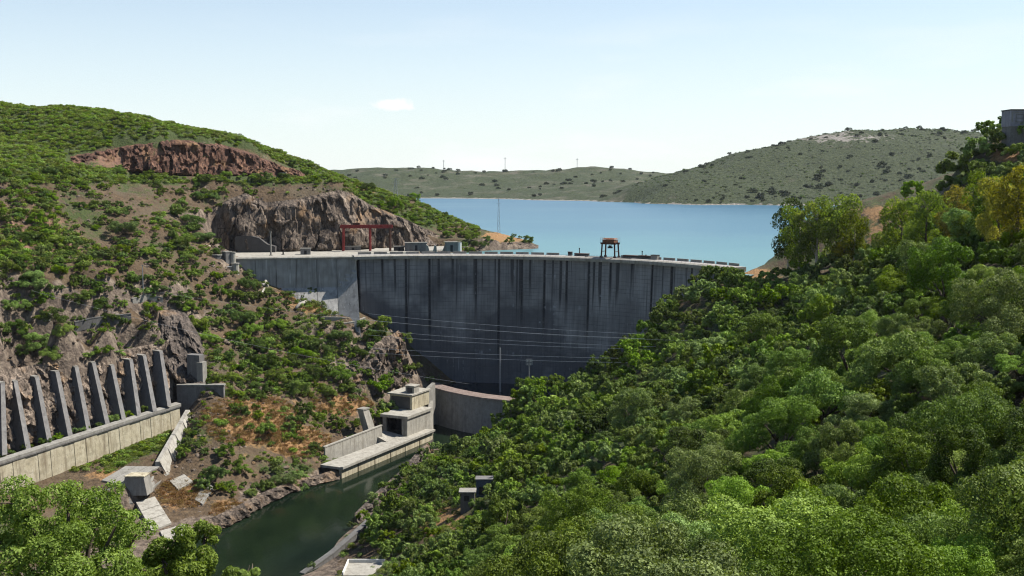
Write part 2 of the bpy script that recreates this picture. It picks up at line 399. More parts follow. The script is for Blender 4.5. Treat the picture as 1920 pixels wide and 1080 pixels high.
cp((1860, 268, 470), (1800, 318, 482), (1755, 362, 498), (1700, 385, 512), (1640, 388, 520), (1560, 396, 540), (1620, 470, 480), (1680, 470, 462))
cp((2100, 300, 420), (2100, 600, 170), (2100, 900, 95), (2100, 250, 520))
cx((230, 620, 122), (300, 640, 150), (400, 700, 150), (180, 590, 108), (330, 850, 110), (460, 900, 130), (470, 500, 185), (470, 200, 165))
# round the viewpoint
cx((0, 0, 125), (20, -40, 132), (0, 25, 117), (-25, 0, 117), (-22, 45, 106), (-15, 90, 88), (15, 60, 108), (-50, 60, 80), (-40, 120, 62), (-60, 180, 34), (-90, 100, 40), (60, 0, 138), (60, -50, 150), (-70, -40, 110), (-35, 230, 40))
# dam site and reservoir bed
cx((20, 585, 6), (0, 600, 6), (-30, 590, 8), (50, 590, 14), (80, 565, 34), (-60, 600, 40), (-20, 640, 40), (30, 660, 40), (80, 620, 50), (60, 720, 50), (150, 700, 55), (0, 820, 50), (150, 900, 50), (0, 1050, 50), (250, 1100, 50))
# peninsula
cp((690, 354, 738), (750, 374, 748), (800, 392, 752), (850, 410, 750), (900, 430, 745), (950, 446, 735), (985, 455, 728))
cp((700, 400, 705), (780, 425, 712), (840, 446, 712), (900, 452, 716), (940, 456, 716))
cz(84.6, (1005, 466), (975, 472), (930, 474), (880, 474))
cx((-80, 850, 76), (-20, 800, 74), (30, 745, 78), (-120, 900, 70))
for i_, q_ in enumerate(ctl):      # the nearest wood: the ground lies a tree's height under the canopy
    if q_[0] > 8 and 50 < q_[1] < 240: ctl[i_] = (q_[0], q_[1], q_[2] - 5.5 * float(np.clip((240 - q_[1]) / 110, 0, 1)))
hf0 = rbf(ctl, 7.0)
PLATFORM = [(-151, 596), (-85, 609.5), (-70, 622), (-45, 652), (-26, 684), (-50, 690), (-95, 664), (-128, 640), (-170, 634), (-176, 606)]
LAKEP = [(-72, 622), (-42, 652), (-22, 686), (2, 702), (24, 712), (40, 740), (0, 790), (-100, 900), (-200, 1200), (560, 1200), (420, 860), (270, 700), (178, 602), (142, 560), (112, 532), (90, 560), (20, 612), (-60, 612)]
CHUTE = [PZ(338, 800, 19)[:2], PZ(300, 888, 12)[:2], PZ(230, 925, 9)[:2], (-230, 395), (-200, 405), (-178, 440), (-150, 478)]
BENCH = [P(*t)[:2] for t in ((200, 330, 618), (300, 334, 645), (420, 337, 662), (600, 336, 698), (560, 330, 712), (450, 330, 686), (350, 328, 665), (250, 322, 648))]
E0 = np.array(PZ(643, 877, 5)[:2]); E1 = np.array(PZ(815, 806, 5)[:2]); QU = (E1 - E0) / np.linalg.norm(E1 - E0); QN = np.array((-QU[1], QU[0]))
def Q(t, w): return tuple(E0 + QU * t + QN * w)
QLEN = float(np.linalg.norm(E1 - E0))
QUAY = [Q(-2, -3), Q(QLEN + 2, -3), Q(QLEN + 2, 10), Q(62, 22), Q(56, 10), Q(-2, 9)]
def height(x, y):
    z = hf0(x, y)
    px, py = proj(x, y, z)
    amp = np.where(z < LAKE - 2, 1, 1) * sm(2, 14, z)
    z = z + amp * (1.6 * fbm(x / 34, y / 34, 0, 4, 3) + .9 * np.abs(fbm(x / 9, y / 9, 0, 3, 8)))
    left = sm(-20, -60, x) * sm(360, 400, y)
    z = z + left * amp * 2.2 * (np.abs(fbm(x / 15, y / 15, 0, 4, 21)) - .3)
    d = sdist(PLATFORM, x, y); z = z + (87.7 - z) * sm(-5, 0, d)
    d = sdist(BENCH, x, y); z = z + (131.4 - z) * sm(-3, 1, d)
    d = sdist(LAKEP, x, y); z = np.where(d > 0, np.minimum(z, LAKE + 1.2 - .7 * d), z)
    d = sdist(CHUTE, x, y); pl = 9.5 + np.clip((np.asarray(y) - 405) / 80, 0, 1.1) * 11; z = z + (pl - z) * sm(-4, 1, d)
    d = sdist(QUAY, x, y); z = np.where(d > -6, np.minimum(z, np.maximum(3.5 - 3 * (d + 3), -6) + 3.5 * (d < -3) * (-d - 3)), z)
    return z
NX0, NX1, NY0, NY1, ST = -470, 470, -70, 1180, 2.5
gx = np.arange(NX0, NX1 + .1, ST); gy = np.arange(NY0, NY1 + .1, ST)
GX, GY = np.meshgrid(gx, gy); GZ = height(GX, GY)
def Hf(x, y):
    x = np.asarray(x, float); y = np.asarray(y, float)
    fx = np.clip((x - NX0) / ST, 0, len(gx) - 1.001); fy = np.clip((y - NY0) / ST, 0, len(gy) - 1.001)
    i = fx.astype(int); j = fy.astype(int); u = fx - i; v = fy - j
    return (GZ[j, i] * (1 - u) + GZ[j, i + 1] * u) * (1 - v) + (GZ[j + 1, i] * (1 - u) + GZ[j + 1, i + 1] * u) * v
def seen(x, y, z, n=70):
    """is the point (arrays) in the line of sight over the near terrain"""
    x, y, z = [np.atleast_1d(np.asarray(a, float)) for a in (x, y, z)]
    ok = np.ones(x.shape, bool)
    for k in range(3, n):
        t = k / n; ok &= Hf(x * t, y * t) < CAMZ + (z - CAMZ) * t + .3
    return ok
def hit(px, py, lift=0.0, D0=30, D1=900):
    v = camdir(px, py); D = np.arange(D0, D1, 1.0); t = D / v.y
    x, y, z = v.x * t, D, CAMZ + v.z * t
    m = np.nonzero(Hf(x, y) + lift >= z)[0]
    if not len(m): return None
    i = m[0]; return (x[i], y[i], float(Hf(x[i], y[i])))
IPX, IPY = proj(GX, GY, GZ)
slope = np.hypot(*np.gradient(GZ, ST))
def blob(l, w=1.0):
    r = np.zeros(GX.shape)
    for (px, py, rx, ry) in l: r = np.maximum(r, np.exp(-(((IPX - px) / rx) ** 2 + ((IPY - py) / ry) ** 2) * w))
    return r
nz = fbm(GX / 22, GY / 22, 0, 4, 40)
left = sm(-15, -50, GX) * sm(330, 380, GY)
hill = left * sm(350, 325, IPY + 14 * nz)
a_veg = np.clip(hill * 1.0 + .26 * left + .35 * nz * left + (1 - left) * .55, 0, 1)
a_veg = np.maximum(a_veg, blob([(700, 372, 60, 22), (800, 410, 80, 25), (500, 340, 90, 10), (240, 850, 45, 22), (60, 280, 90, 40), (80, 590, 70, 40), (540, 880, 60, 14), (330, 930, 25, 16)]))
a_org = blob([(470, 790, 90, 45), (560, 830, 60, 30), (440, 960, 45, 25), (640, 760, 60, 22), (560, 545, 40, 25), (700, 345, 30, 14), (950, 445, 45, 14), (830, 985, 45, 40), (1280, 560, 20, 14), (1660, 400, 60, 14), (1690, 450, 60, 40), (1420, 515, 45, 14), (340, 930, 50, 30), (200, 890, 40, 12), (1195, 640, 25, 20), (600, 570, 60, 18), (1140, 720, 30, 20), (1890, 285, 40, 22)])
a_rock = np.clip(sm(1.0, 1.7, slope) + blob([(650, 660, 80, 60), (330, 640, 60, 60), (480, 930, 50, 18), (960, 462, 60, 9), (380, 985, 40, 14), (430, 470, 30, 40), (1210, 770, 40, 26)]) + sm(4, 0, GZ), 0, 1)
a_red = blob([(330, 295, 200, 40), (30, 470, 60, 60), (100, 440, 60, 40)])
a_rock = a_rock * (1 - blob([(330, 295, 220, 36)]))
a_veg = a_veg - 1.3 * blob([(330, 300, 190, 24)])
m = M('hillside_ground')
n1 = m.noise(.06, 6, .6); n2 = m.noise(.35, 6, .65); n3 = m.noise(1.6, 5, .6)
soil = m.ramp(n2, (.28, (0.040, 0.027, 0.015)), (.5, (0.078, 0.052, 0.029)), (.72, (0.136, 0.095, 0.054)))
soil = m.mix(m.step(n1, .45, .65), soil, m.ramp(n3, (.3, (0.052, 0.040, 0.025)), (.7, (0.120, 0.092, 0.057))))
org = m.ramp(n3, (.25, (0.136, 0.072, 0.030)), (.55, (0.246, 0.140, 0.060)), (.8, (0.340, 0.221, 0.102)))
grn = m.ramp(n3, (.25, (0.019, 0.030, 0.008)), (.55, (0.046, 0.062, 0.016)), (.8, (0.082, 0.092, 0.030)))
rock = m.ramp(m.noise(.5, 7, .7, m.vec((0.780, 0.708, 0.274))), (.3, (0.031, 0.024, 0.018)), (.47, (0.102, 0.077, 0.058)), (.72, (0.258, 0.205, 0.149)))
red = m.ramp(n2, (.3, (0.102, 0.055, 0.038)), (.7, (0.255, 0.145, 0.093)))
wig = m.math('ADD', m.step(n2, .2, .8, -.45, .45), m.step(n1, .3, .7, -.3, .3))
def w(a, lo=.35, hi=.65): return m.step(m.math('ADD', m.attr(a), wig), lo, hi)
c = m.mix(w('red'), soil, red); c = m.mix(w('veg'), c, grn); c = m.mix(w('org'), c, org); c = m.mix(w('rock', .4, .6), c, rock)
wet = m.step(m.n('ShaderNodeSeparateXYZ').outputs[2], .2, 1.6, 0, 1)
sp = [x for x in m.t.nodes if x.type == 'SEPXYZ'][0]; m.l(m.geo(), sp.inputs[0])
m.col(c); m.bump(m.math('ADD', m.noise(.8, 6, .7), m.math('MULTIPLY', m.vor(.9), .4)), .8, 1.0)
MAT['terrain'] = m.m
o = bpy.data.objects.new('terrain', gridmesh('terrain', GX, GY, GZ, 'terrain', True, {'veg': a_veg, 'org': a_org, 'rock': a_rock, 'red': a_red})); link(o); o['kind'] = 'structure'
# ------------------------------------------------------------------ rock faces
def rockmat(name, *stops, sc=.16, green=0):
    m = M(name)
    v = m.vec((1, 1, .34)); a = m.noise(sc, 7, .68, v, .6); b = m.noise(sc * 7, 6, .7, v)
    f = m.math('ADD', m.math('MULTIPLY', a, .6), m.math('MULTIPLY', b, .4))
    c = m.ramp(f, *stops)
    cr = m.vor(sc * 2.2, v, 'DISTANCE_TO_EDGE'); c = m.mix(m.step(cr, 0, .06, .75, 0), c, tuple(x * .35 for x in stops[0][1]))
    c = m.mix(m.step(m.noise(sc * .5, 4), .55, .7, 0, .6), c, (.32, .19, .09))
    m.col(c); m.bump(m.math('ADD', m.noise(sc * 5, 8, .72, v), m.vor(sc * 3, v)), 1.0, 1.4); return m.m
MAT['red_rock'] = rockmat('red_quarried_rock', (.36, (0.025, 0.015, 0.012)), (.47, (0.085, 0.043, 0.029)), (.56, (0.178, 0.093, 0.060)), (.68, (0.323, 0.200, 0.132)))
MAT['fin_rock'] = rockmat('pale_brown_rock', (.36, (0.035, 0.028, 0.022)), (.47, (0.126, 0.096, 0.072)), (.57, (0.293, 0.228, 0.173)), (.7, (0.612, 0.493, 0.373)))
MAT['grey_rock'] = rockmat('grey_brown_rock', (.36, (0.024, 0.019, 0.015)), (.47, (0.087, 0.066, 0.050)), (.57, (0.202, 0.157, 0.119)), (.7, (0.422, 0.340, 0.257)))
MAT['dark_rock'] = rockmat('dark_brown_rock', (.34, (0.025, 0.021, 0.019)), (.48, (0.085, 0.068, 0.056)), (.6, (0.178, 0.145, 0.119)), (.72, (0.306, 0.264, 0.221)))
def cliff(name, cols, nu, nv, amp, mat, seed, cell=6.0, bury=3.0, push=1.2):
    """cols: (px, py_foot, py_top, D_foot, D_top); a displaced sheet from foot to top"""
    A = np.array([[P(c[0], c[1], c[3]), P(c[0], c[2], c[4])] for c in cols])
    s = np.r_[0, np.cumsum(np.linalg.norm(np.diff(A[:, 0], axis=0), axis=1))]
    u = np.linspace(0, s[-1], nu); v = np.linspace(-.1, 1.1, nv)
    foot = np.stack([np.interp(u, s, A[:, 0, k]) for k in range(3)], -1); top = np.stack([np.interp(u, s, A[:, 1, k]) for k in range(3)], -1)
    Pt = foot[None] * (1 - v[:, None, None]) + top[None] * v[:, None, None]
    t = np.gradient(foot, axis=0); nrm = np.stack([t[:, 1], -t[:, 0]], -1); nrm /= np.linalg.norm(nrm, axis=1)[:, None] + 1e-9
    x, y, z = Pt[..., 0], Pt[..., 1], Pt[..., 2]
    c1, d1 = cell3(x / cell, y / cell, z / (cell * 2.8), seed); c2, d2 = cell3(x / (cell * .42), y / (cell * .42), z / (cell * .8), seed + 9)
    disp = amp * ((c1 - .45) * 1.5 + (c2 - .5) * .45 + .5 * fbm(x / 14, y / 14, z / 14, 3, seed)) + push
    ed = np.minimum(sm(-.1, .06, v)[:, None] * sm(1.1, .95, v)[:, None], (sm(0, 8, u) * sm(s[-1], s[-1] - 8, u))[None])
    disp = disp * ed - bury * (1 - ed)
    x = x + nrm[None, :, 0] * disp; y = y + nrm[None, :, 1] * disp; z = z + .35 * amp * (c2 - .5) * ed
    o = bpy.data.objects.new(name, gridmesh(name, x, y, z, mat, False)); link(o); o['kind'] = 'structure'; return o
def dl(a, b, da, db): return lambda p: da + (p - a) / (b - a) * (db - da)
d1 = dl(125, 560, 624, 704)
cliff('quarried_cliff', [(p, b, t + 4, d1(p), d1(p) + 8) for p, b, t in ((112, 304, 294), (150, 310, 286), (200, 316, 278), (250, 321, 268), (310, 328, 261), (360, 330, 264), (410, 331, 270), (470, 332, 285), (530, 333, 308), (575, 333, 322))], 190, 30, 3.4, 'red_rock', 5, 6, push=3.4)
d2 = lambda p: np.interp(p, [405, 600, 700, 840], [628, 640, 664, 694])
cliff('abutment_cliff', [(p, b, t, d2(p), d2(p) + 9) for p, b, t in ((408, 474, 392), (430, 474, 382), (460, 473, 372), (500, 473, 388), (550, 472, 383), (600, 470, 374), (640, 468, 366), (665, 467, 372), (700, 466, 392), (760, 464, 414), (820, 461, 440), (845, 461, 448))], 230, 44, 4.4, 'grey_rock', 15, 9)
cliff('spur_cliff', [(645, 748, 716, 536, 545), (680, 744, 690, 545, 556), (710, 740, 655, 553, 566), (735, 728, 640, 562, 575), (752, 724, 632, 568, 582), (758, 724, 628, 582, 590)], 90, 50, 3.6, 'grey_rock', 25, 4)
cliff('buttressed_rock_face', [(-60, 858, 728, 405, 421), (10, 836, 708, 420, 436), (100, 810, 692, 438, 454), (180, 788, 678, 455, 470), (250, 766, 664, 470, 485), (318, 744, 650, 484, 498), (335, 738, 642, 490, 502)], 170, 50, 2.2, 'fin_rock', 35, 4.5, push=-2.6)
cliff('gully_cliff', [(292, 652, 590, 494, 508), (320, 700, 592, 494, 512), (345, 722, 600, 494, 514), (375, 725, 645, 494, 512), (405, 722, 680, 496, 508)], 60, 50, 3.0, 'dark_rock', 45, 4)
cliff('shore_rock', [(875, 474, 462, 688, 694), (910, 474, 458, 692, 700), (950, 473, 457, 697, 706), (985, 470, 456, 703, 712), (1012, 467, 461, 709, 714)], 110, 14, 1.6, 'grey_rock', 55, 5, 1.5)
cliff('bank_rock', [PZc for PZc in [(p, b, t, PZ(p, b, .2)[1] - 1, PZ(p, b, .2)[1] + 4) for p, b, t in ((395, 1000, 976), (430, 982, 960), (470, 962, 940), (505, 942, 922), (560, 918, 900), (600, 906, 892), (640, 898, 880))]], 110, 16, 1.5, 'grey_rock', 65, 3, 1.0)
cliff('right_bank_rock', [(p, b, t, PZ(p, b, .2)[1] + 2, PZ(p, b, .2)[1] + 6) for p, b, t in ((815, 845, 825), (790, 868, 845), (755, 905, 885), (710, 950, 925), (670, 990, 965))][::-1], 90, 16, 1.2, 'dark_rock', 75, 3, 1.0)
# ------------------------------------------------------------------ far shore
fc = []
def fp(*a):
    for t in a: fc.append(P(*t))
for px, py in ((1195, 381), (1260, 383), (1330, 384.5), (1450, 385), (1600, 385), (1760, 385), (1950, 385), (2200, 385), (560, 372), (650, 372), (720, 372), (800, 372), (880, 372.5), (945, 373.5), (1000, 375.5), (1100, 377), (1150, 379)): fc.append(PZ(px, py, LAKE))
fp((1230, 365, 2040), (1270, 345, 2090), (1320, 321, 2150), (1400, 294, 2210), (1500, 266, 2260), (1600, 250, 2310), (1700, 245, 2350), (1800, 246, 2360), (1950, 250, 2360), (2150, 262, 2360), (2400, 290, 2300))
fp((1400, 345, 2020), (1600, 325, 2060), (1800, 322, 2060), (1500, 366, 1945), (1700, 366, 1945), (1900, 366, 1945), (1900, 320, 2060), (1320, 365, 1980))
fp((600, 345, 2900), (600, 320, 3300), (500, 318, 3200), (700, 347, 2900), (700, 319, 3300), (800, 345, 2950), (800, 321, 3300), (880, 350, 2850), (950, 348, 2900), (950, 325, 3300), (1020, 352, 2750), (1100, 347, 2750), (1100, 318, 3200), (1150, 319, 3200), (1200, 322, 3250), (1200, 355, 2600), (1290, 327, 3300), (1080, 367, 2330), (1150, 367, 2300), (400, 330, 3300), (300, 330, 2700))
for a in ((0, 1100, 55), (0, 1500, 55), (0, 1900, 55), (300, 1300, 55), (500, 1600, 55), (-300, 2200, 60), (900, 1500, 55), (-200, 1500, 55), (-500, 1500, 60), (200, 2050, 62), (1400, 1300, 60), (-900, 1900, 110), (-1100, 1300, 120), (400, 1850, 62), (900, 1780, 65), (1500, 1780, 65), (-100, 2350, 68), (1400, 2900, 100), (600, 2800, 95), (300, 4300, 100), (-900, 4300, 100), (1800, 4300, 90), (2300, 1500, 90), (-350, 1150, 75), (600, 1150, 70), (2600, 2400, 160), (-1800, 3000, 140), (250, 4000, 118)): fc.append(a)
ff = rbf(fc, 25.0)
fx = np.arange(-2200, 3001, 13.0); fy = np.arange(1120, 4500, 13.0)
FX, FY = np.meshgrid(fx, fy); FZ = ff(FX, FY)
am = sm(LAKE - 1, LAKE + 25, FZ)
FZ = FZ + am * (9 * fbm(FX / 260, FY / 260, 0, 5, 90) + 4.0 * np.abs(fbm(FX / 60, FY / 60, 0, 3, 95)))
def Hfar(x, y):
    i = np.clip(((np.asarray(x) + 2200) / 13).astype(int), 0, len(fx) - 1); j = np.clip(((np.asarray(y) - 1120) / 13).astype(int), 0, len(fy) - 1)
    return FZ[j, i]
fpx, fpy = proj(FX, FY, FZ)
m = M('far_hillside')
n1 = m.noise(.012, 6, .6); n2 = m.noise(.06, 6, .7); n3 = m.noise(.16, 6, .75)
dry = m.ramp(n2, (.3, (0.076, 0.070, 0.048)), (.55, (0.121, 0.112, 0.077)), (.75, (0.191, 0.176, 0.130)))
sc = m.ramp(n3, (.3, (0.020, 0.029, 0.010)), (.5, (0.040, 0.053, 0.020)), (.7, (0.074, 0.086, 0.036)))
c = m.mix(m.step(m.math('ADD', m.math('ADD', m.attr('green'), m.step(n1, .3, .7, -.4, .4)), m.step(n2, .3, .7, -.25, .25)), .3, .7), dry, sc)
dk = m.step(m.vor(.055), .12, .42, 1, 0); c = m.mix(m.math('MULTIPLY', dk, m.step(n1, .42, .6, .0, .75)), c, (.035, .042, .024))
c = m.mix(m.step(m.math('ADD', m.attr('rock'), m.step(n2, .3, .7, -.3, .3)), .45, .6), c, m.ramp(n3, (.3, (.15, .132, .11)), (.7, (.34, .31, .27))))
m.col(c); m.bump(m.math('ADD', n3, m.noise(.09, 5, .7)), .9, 6)
grn = np.where((fpx > 1180) & (FY < 2600), 1.0, .7); rk = np.exp(-(((fpx - 1560) / 160) ** 2 + ((fpy - 258) / 14) ** 2)) * .62 * (FY < 2500) + .75 * sm(LAKE + 3.0, LAKE + 1, FZ)
o = bpy.data.objects.new('far_hills', gridmesh('far_hills', FX, FY, FZ, m.m, True, {'green': grn, 'rock': rk})); link(o); o['kind'] = 'structure'
# everything beyond: one wide sheet under it all
m = M('distant_plain'); m.col(m.ramp(m.noise(.004, 5), (.3, (.09, .09, .05)), (.7, (.22, .19, .13))))
g = G(); g.v = [(-14000, -6000, -40), (14000, -6000, -40), (14000, 20000, -40), (-14000, 20000, -40)]; g.f = [[0, 1, 2, 3]]
g.obj('ground', m.m)['kind'] = 'structure'
# ------------------------------------------------------------------ water
def watermat(name, base, rough, wave, sc, tint=None, spec=.5):
    m = M(name)
    if tint: m.col(tint(m))
    else: m.col(base)
    m.b.inputs['Roughness'].default_value = rough; m.b.inputs['Specular IOR Level'].default_value = spec; m.b.inputs['IOR'].default_value = 1.33
    m.bump(m.noise(sc, 6, .6, m.vec((1, .45, 1)), .4), wave, .5); return m.m
def laketint(m):
    # turquoise near the dam, turning bluer with distance
    sx = m.n('ShaderNodeSeparateXYZ'); m.l(m.geo(), sx.inputs[0])
    f = m.math('ADD', sx.outputs[1], m.math('MULTIPLY', m.noise(.0022, 5, .6, m.vec((1, .5, 1)), .5), 900))
    c = m.ramp(m.step(f, 900, 2100), (0, (.105, .21, .205)), (.28, (.08, .18, .20)), (.45, (.055, .135, .18)), (1, (.042, .108, .16)))
    return m.mix(m.step(m.noise(.01, 4, .6, m.vec((.35, 1, 1))), .5, .75, 0, .25), c, (.15, .24, .24))
MAT['lake'] = watermat('lake_water', None, .3, .25, .35, laketint, .2)
MAT['river'] = watermat('river_water', (.010, .018, .011), .06, .07, .5, spec=.25, tint= lambda m: m.ramp(m.noise(.05, 4, .6, m.vec((1, .5, 1))), (.3, (.003, .007, .004)), (.75, (.011, .019, .01))))
MAT['pool'] = watermat('pool_water', (.008, .012, .016), .1, .3, .6)
# dam arch in plan
DA = np.array((-84.0, 600.0)); DB = np.array((103.0, 521.0)); ch = DB - DA; cl = np.linalg.norm(ch); SAG = 37.0
RAD = cl * cl / 8 / SAG + SAG / 2; chn = np.array((-ch[1], ch[0])) / cl            # towards upstream
CEN = (DA + DB) / 2 + chn * (SAG - RAD); HALF = math.asin(cl / 2 / RAD); A0 = math.atan2(chn[1], chn[0])
def arch(s, off=0.0):
    """s 0..1 from left to right abutment; off > 0 is upstream"""
    a = A0 + HALF * (1 - 2 * s); return (CEN[0] + (RAD + off) * math.cos(a), CEN[1] + (RAD + off) * math.sin(a))
ARC = 2 * HALF * RAD
g = G(); up = [arch(-.04 + 1.1 * i / 30, 3) for i in range(31)]
poly = up + [(128, 540), (160, 575), (300, 640), (3200, 900), (9000, 2000), (9000, 9000), (-9000, 9000), (-9000, 1500), (-1200, 900), (-300, 720), (-170, 625)]
g.v = [(x, y, LAKE) for x, y in poly]; g.f = [list(range(len(poly)))[::-1]]
o = g.obj('reservoir_water', 'lake'); bm = bmesh.new(); bm.from_mesh(o.data); bmesh.ops.triangulate(bm, faces=bm.faces); bmesh.ops.recalc_face_normals(bm, faces=bm.faces)
if sum(f.normal.z for f in bm.faces) < 0: bmesh.ops.reverse_faces(bm, faces=bm.faces)
bm.to_mesh(o.data); bm.free(); o['kind'] = 'structure'
WEIR = [P(803, 728, 584)[:2], P(815, 729, 577)[:2], P(840, 733, 567)[:2], P(870, 738, 558)[:2], P(905, 745, 550)[:2], P(945, 752, 544)[:2], P(972, 756, 541)[:2]]
g = G(); g.v = [(-420, -60, 0), (120, -60, 0), (120, 540, 0), (-4, 546, 0), (-25, 560, 0), (-42, 580, 0), (-60, 590, 0), (-420, 400, 0)]; g.f = [list(range(8))]
g.obj('river_water', 'river', fix=False)['kind'] = 'structure'
poly = [(x, y) for x, y in WEIR] + [(60, 545)] + [arch(1 - i / 14, -2) for i in range(2, 14)] + [(-70, 600)]
g = G(); g.v = [(x, y, 17.2) for x, y in poly]; g.f = [list(range(len(poly)))]
g.obj('pool_water', 'pool')['kind'] = 'structure'

MAT['weir_cap'] = concrete('brownish_weir_slabs', (.17, .125, .105), (.27, .21, .18), amt=.4)
MAT['wall_dark'] = concrete('shade_dark_concrete', (.06, .056, .054), (.085, .08, .076), amt=.3)  # very dark tone, with the shade of the front faces mixed in
# ------------------------------------------------------------------ the arch dam
CREST = 88.3; NB = 17
m = M('dam_concrete')
u = m.attr('u'); v = m.attr('v')
def uv(su, sv):
    c = m.n('ShaderNodeCombineXYZ'); m.l(m.math('MULTIPLY', u, su), c.inputs[0]); m.l(m.math('MULTIPLY', v, sv), c.inputs[1]); return c.outputs[0]
base = m.ramp(m.noise(1, 6, .6, uv(.06, .05)), (.3, (.16, .158, .155)), (.5, (.25, .246, .24)), (.7, (.335, .33, .32)))
base = m.mix(m.step(m.noise(1, 5, .65, uv(.9, .03)), .45, .72, 0, .55), base, (.06, .06, .064))          # fine run-off
dark_low = m.noise(1, 4, .55, uv(.022, .03)); dark_low = m.math('ADD', dark_low, m.step(v, 10, 80, .22, -.12))
dark_low = m.math('ADD', dark_low, m.step(u, 20, 150, .14, -.08))
base = m.mix(m.step(dark_low, .50, .58, 0, .62), base, (.034, .038, .05))                                   # uneven dark tone, stronger low down and to the left
bw = ARC / NB
fr = m.math('ABSOLUTE', m.math('SUBTRACT', m.math('FRACT', m.math('ADD', m.math('DIVIDE', u, bw), .5)), .5))
wob = m.step(m.noise(1, 4, .6, uv(.0, .25)), .3, .7, -.006, .006)
idx = m.math('ROUND', m.math('DIVIDE', u, bw)); wn1 = m.n('ShaderNodeTexWhiteNoise', noise_dimensions='1D'); m.l(idx, wn1.inputs['W'])
lim = m.math('SUBTRACT', 83, m.math('MULTIPLY', m.math('POWER', wn1.outputs['Value'], 1.6), 52))
msk = m.math('MULTIPLY', m.step(m.math('ADD', fr, wob), .03, .075, 1, 0), m.step(m.math('SUBTRACT', v, lim), -14, 3, 0, 1))
base = m.mix(m.math('MULTIPLY', msk, .93), base, (.012, .012, .014))                                     # black streaks down the joints
n1d = m.noise(1, 2, .5, uv(.42, .004)); l2 = m.math('SUBTRACT', 84, m.math('MULTIPLY', m.step(m.noise(1, 1, .5, uv(.21, 0)), .3, .7), 26))
ms2 = m.math('MULTIPLY', m.step(n1d, .57, .62), m.step(m.math('SUBTRACT', v, l2), -6, 3)); base = m.mix(m.math('MULTIPLY', ms2, .85), base, (.02, .02, .022))
lf = m.math('FRACT', m.math('DIVIDE', v, 2.0)); base = m.mix(m.math('MULTIPLY', m.step(lf, .08, .18, .8, 0), m.step(m.noise(1, 3, .5, uv(.05, .5)), .4, .6)), base, (.09, .09, .09))
ef = m.math('MULTIPLY', m.step(m.noise(1, 3, .5, uv(.55, .012)), .54, .64), m.step(m.noise(1, 3, .6, uv(.06, .16)), .58, .66)); base = m.mix(m.math('MULTIPLY', ef, .7), base, (.36, .37, .38))
base = m.mix(m.step(m.n('ShaderNodeObjectInfo').outputs['Random'], 0, 1, 0, .35), base, (.08, .08, .085))
m.col(base); m.bump(m.math('ADD', m.noise(.8, 6, .6), m.step(lf, .03, .08, -.6, 0)), .35, .25); MAT['dam'] = m.m
dam = thing('arch_dam', 'tall curved concrete arch dam with dark streaked face across the gorge', 'dam', (arch(.5)[0], arch(.5)[1], 0))
def keep(o, parent):   # world-built geometry under an offset empty
    o.parent = parent; o.matrix_parent_inverse.identity(); o.location = -Vector(parent.location); return o
def sub(o, part):      # world-built geometry as a sub-part
    o.parent = part; o.matrix_parent_inverse.identity(); o.location = (0, 0, 0); return o
def uvattr(o, us, vs):
    for k, a in (('u', us), ('v', vs)):
        at = o.data.attributes.new(k, 'FLOAT', 'POINT'); at.data.foreach_set('value', np.asarray(a, np.float32))
def block(name, pts_fn, ss, zs, thick, u_of, mat, parent):
    """pts_fn(s, off) plan point; downstream profile off(s,z)"""
    g = G(); us, vs = [], []; n = len(zs) + 2
    for s in ss:
        for z, off in [(z, pts_fn.off(s, z)) for z in zs] + [(zs[-1], thick), (zs[0], thick)]:
            x, y = pts_fn(s, off); g.v.append((x, y, z)); us.append(u_of(s)); vs.append(z)
    for i in range(len(ss) - 1):
        for k in range(n): g.f.append([i * n + k, i * n + (k + 1) % n, (i + 1) * n + (k + 1) % n, (i + 1) * n + k])
    g.f.append(list(range(n))); e = (len(ss) - 1) * n; g.f.append([e + k for k in reversed(range(n))])
    o = g.obj(name, mat); uvattr(o, us, vs); return keep(o, parent)
class ArchF:
    def __call__(s, t, off): return arch(t, off)
    def off(s, t, z): return -.05 * (86 - z) - 2.2 * math.exp(-((z - 86) / 1.2) ** 2) * 0
AF = ArchF(); zs = [86.0, 80, 72, 62, 52, 42, 32, 22, 12, 2, -6]
for k in range(NB):
    a, b = k / NB + .05 / ARC, (k + 1) / NB - .05 / ARC
    block('dam_block', AF, [a + (b - a) * i / 4 for i in range(5)], zs, 6.5, lambda s: s * ARC, 'dam', dam)
g = G(); pth = [(*arch(i / 60), 0) for i in range(61)]
g.sweep(pth, [(-.7, 85.9), (-6.3, 85.9), (-6.3, -4), (-.7, -4)]); keep(g.obj('core_wall', 'dark_void'), dam)
pth = [(*arch(-.012 + 1.03 * i / 70), 0) for i in range(71)]
g = G(); g.sweep(pth, [(1.5, 86.0), (1.5, 87.6), (.2, 88.2), (-7.4, 88.2), (-7.4, 86.004)]); keep(g.obj('cornice', 'white_concrete'), dam)
g = G(); g.sweep(pth, [(-.9, 88.21), (-.9, 88.24), (-6.3, 88.24), (-6.3, 88.21)]); keep(g.obj('crest_road', 'road'), dam)
for k in range(26):     # upstream parapet, one slab after another
    a, b = k / 26 + .003, (k + 1) / 26 - .003
    if k in (13, 15, 16): continue
    g = G(); g.sweep([(*arch(a + (b - a) * i / 3), 0) for i in range(4)], [(-6.7, 88.2), (-6.7, 89.5), (-7.1, 89.5), (-7.1, 88.2)]); keep(g.obj('parapet_slab', 'concrete'), dam)
g = G()
for k in range(75):
    x, y = arch(k / 74, -.35); g.beam((x, y, 88.2), (x, y, 89.2), .08)
g.sweep([(*arch(k / 74, -.35), 89.15) for k in range(75)], [(-.04, -.04), (.04, -.04), (.04, .04), (-.04, .04)]); keep(g.obj('hand_rail', 'grey_steel'), dam)
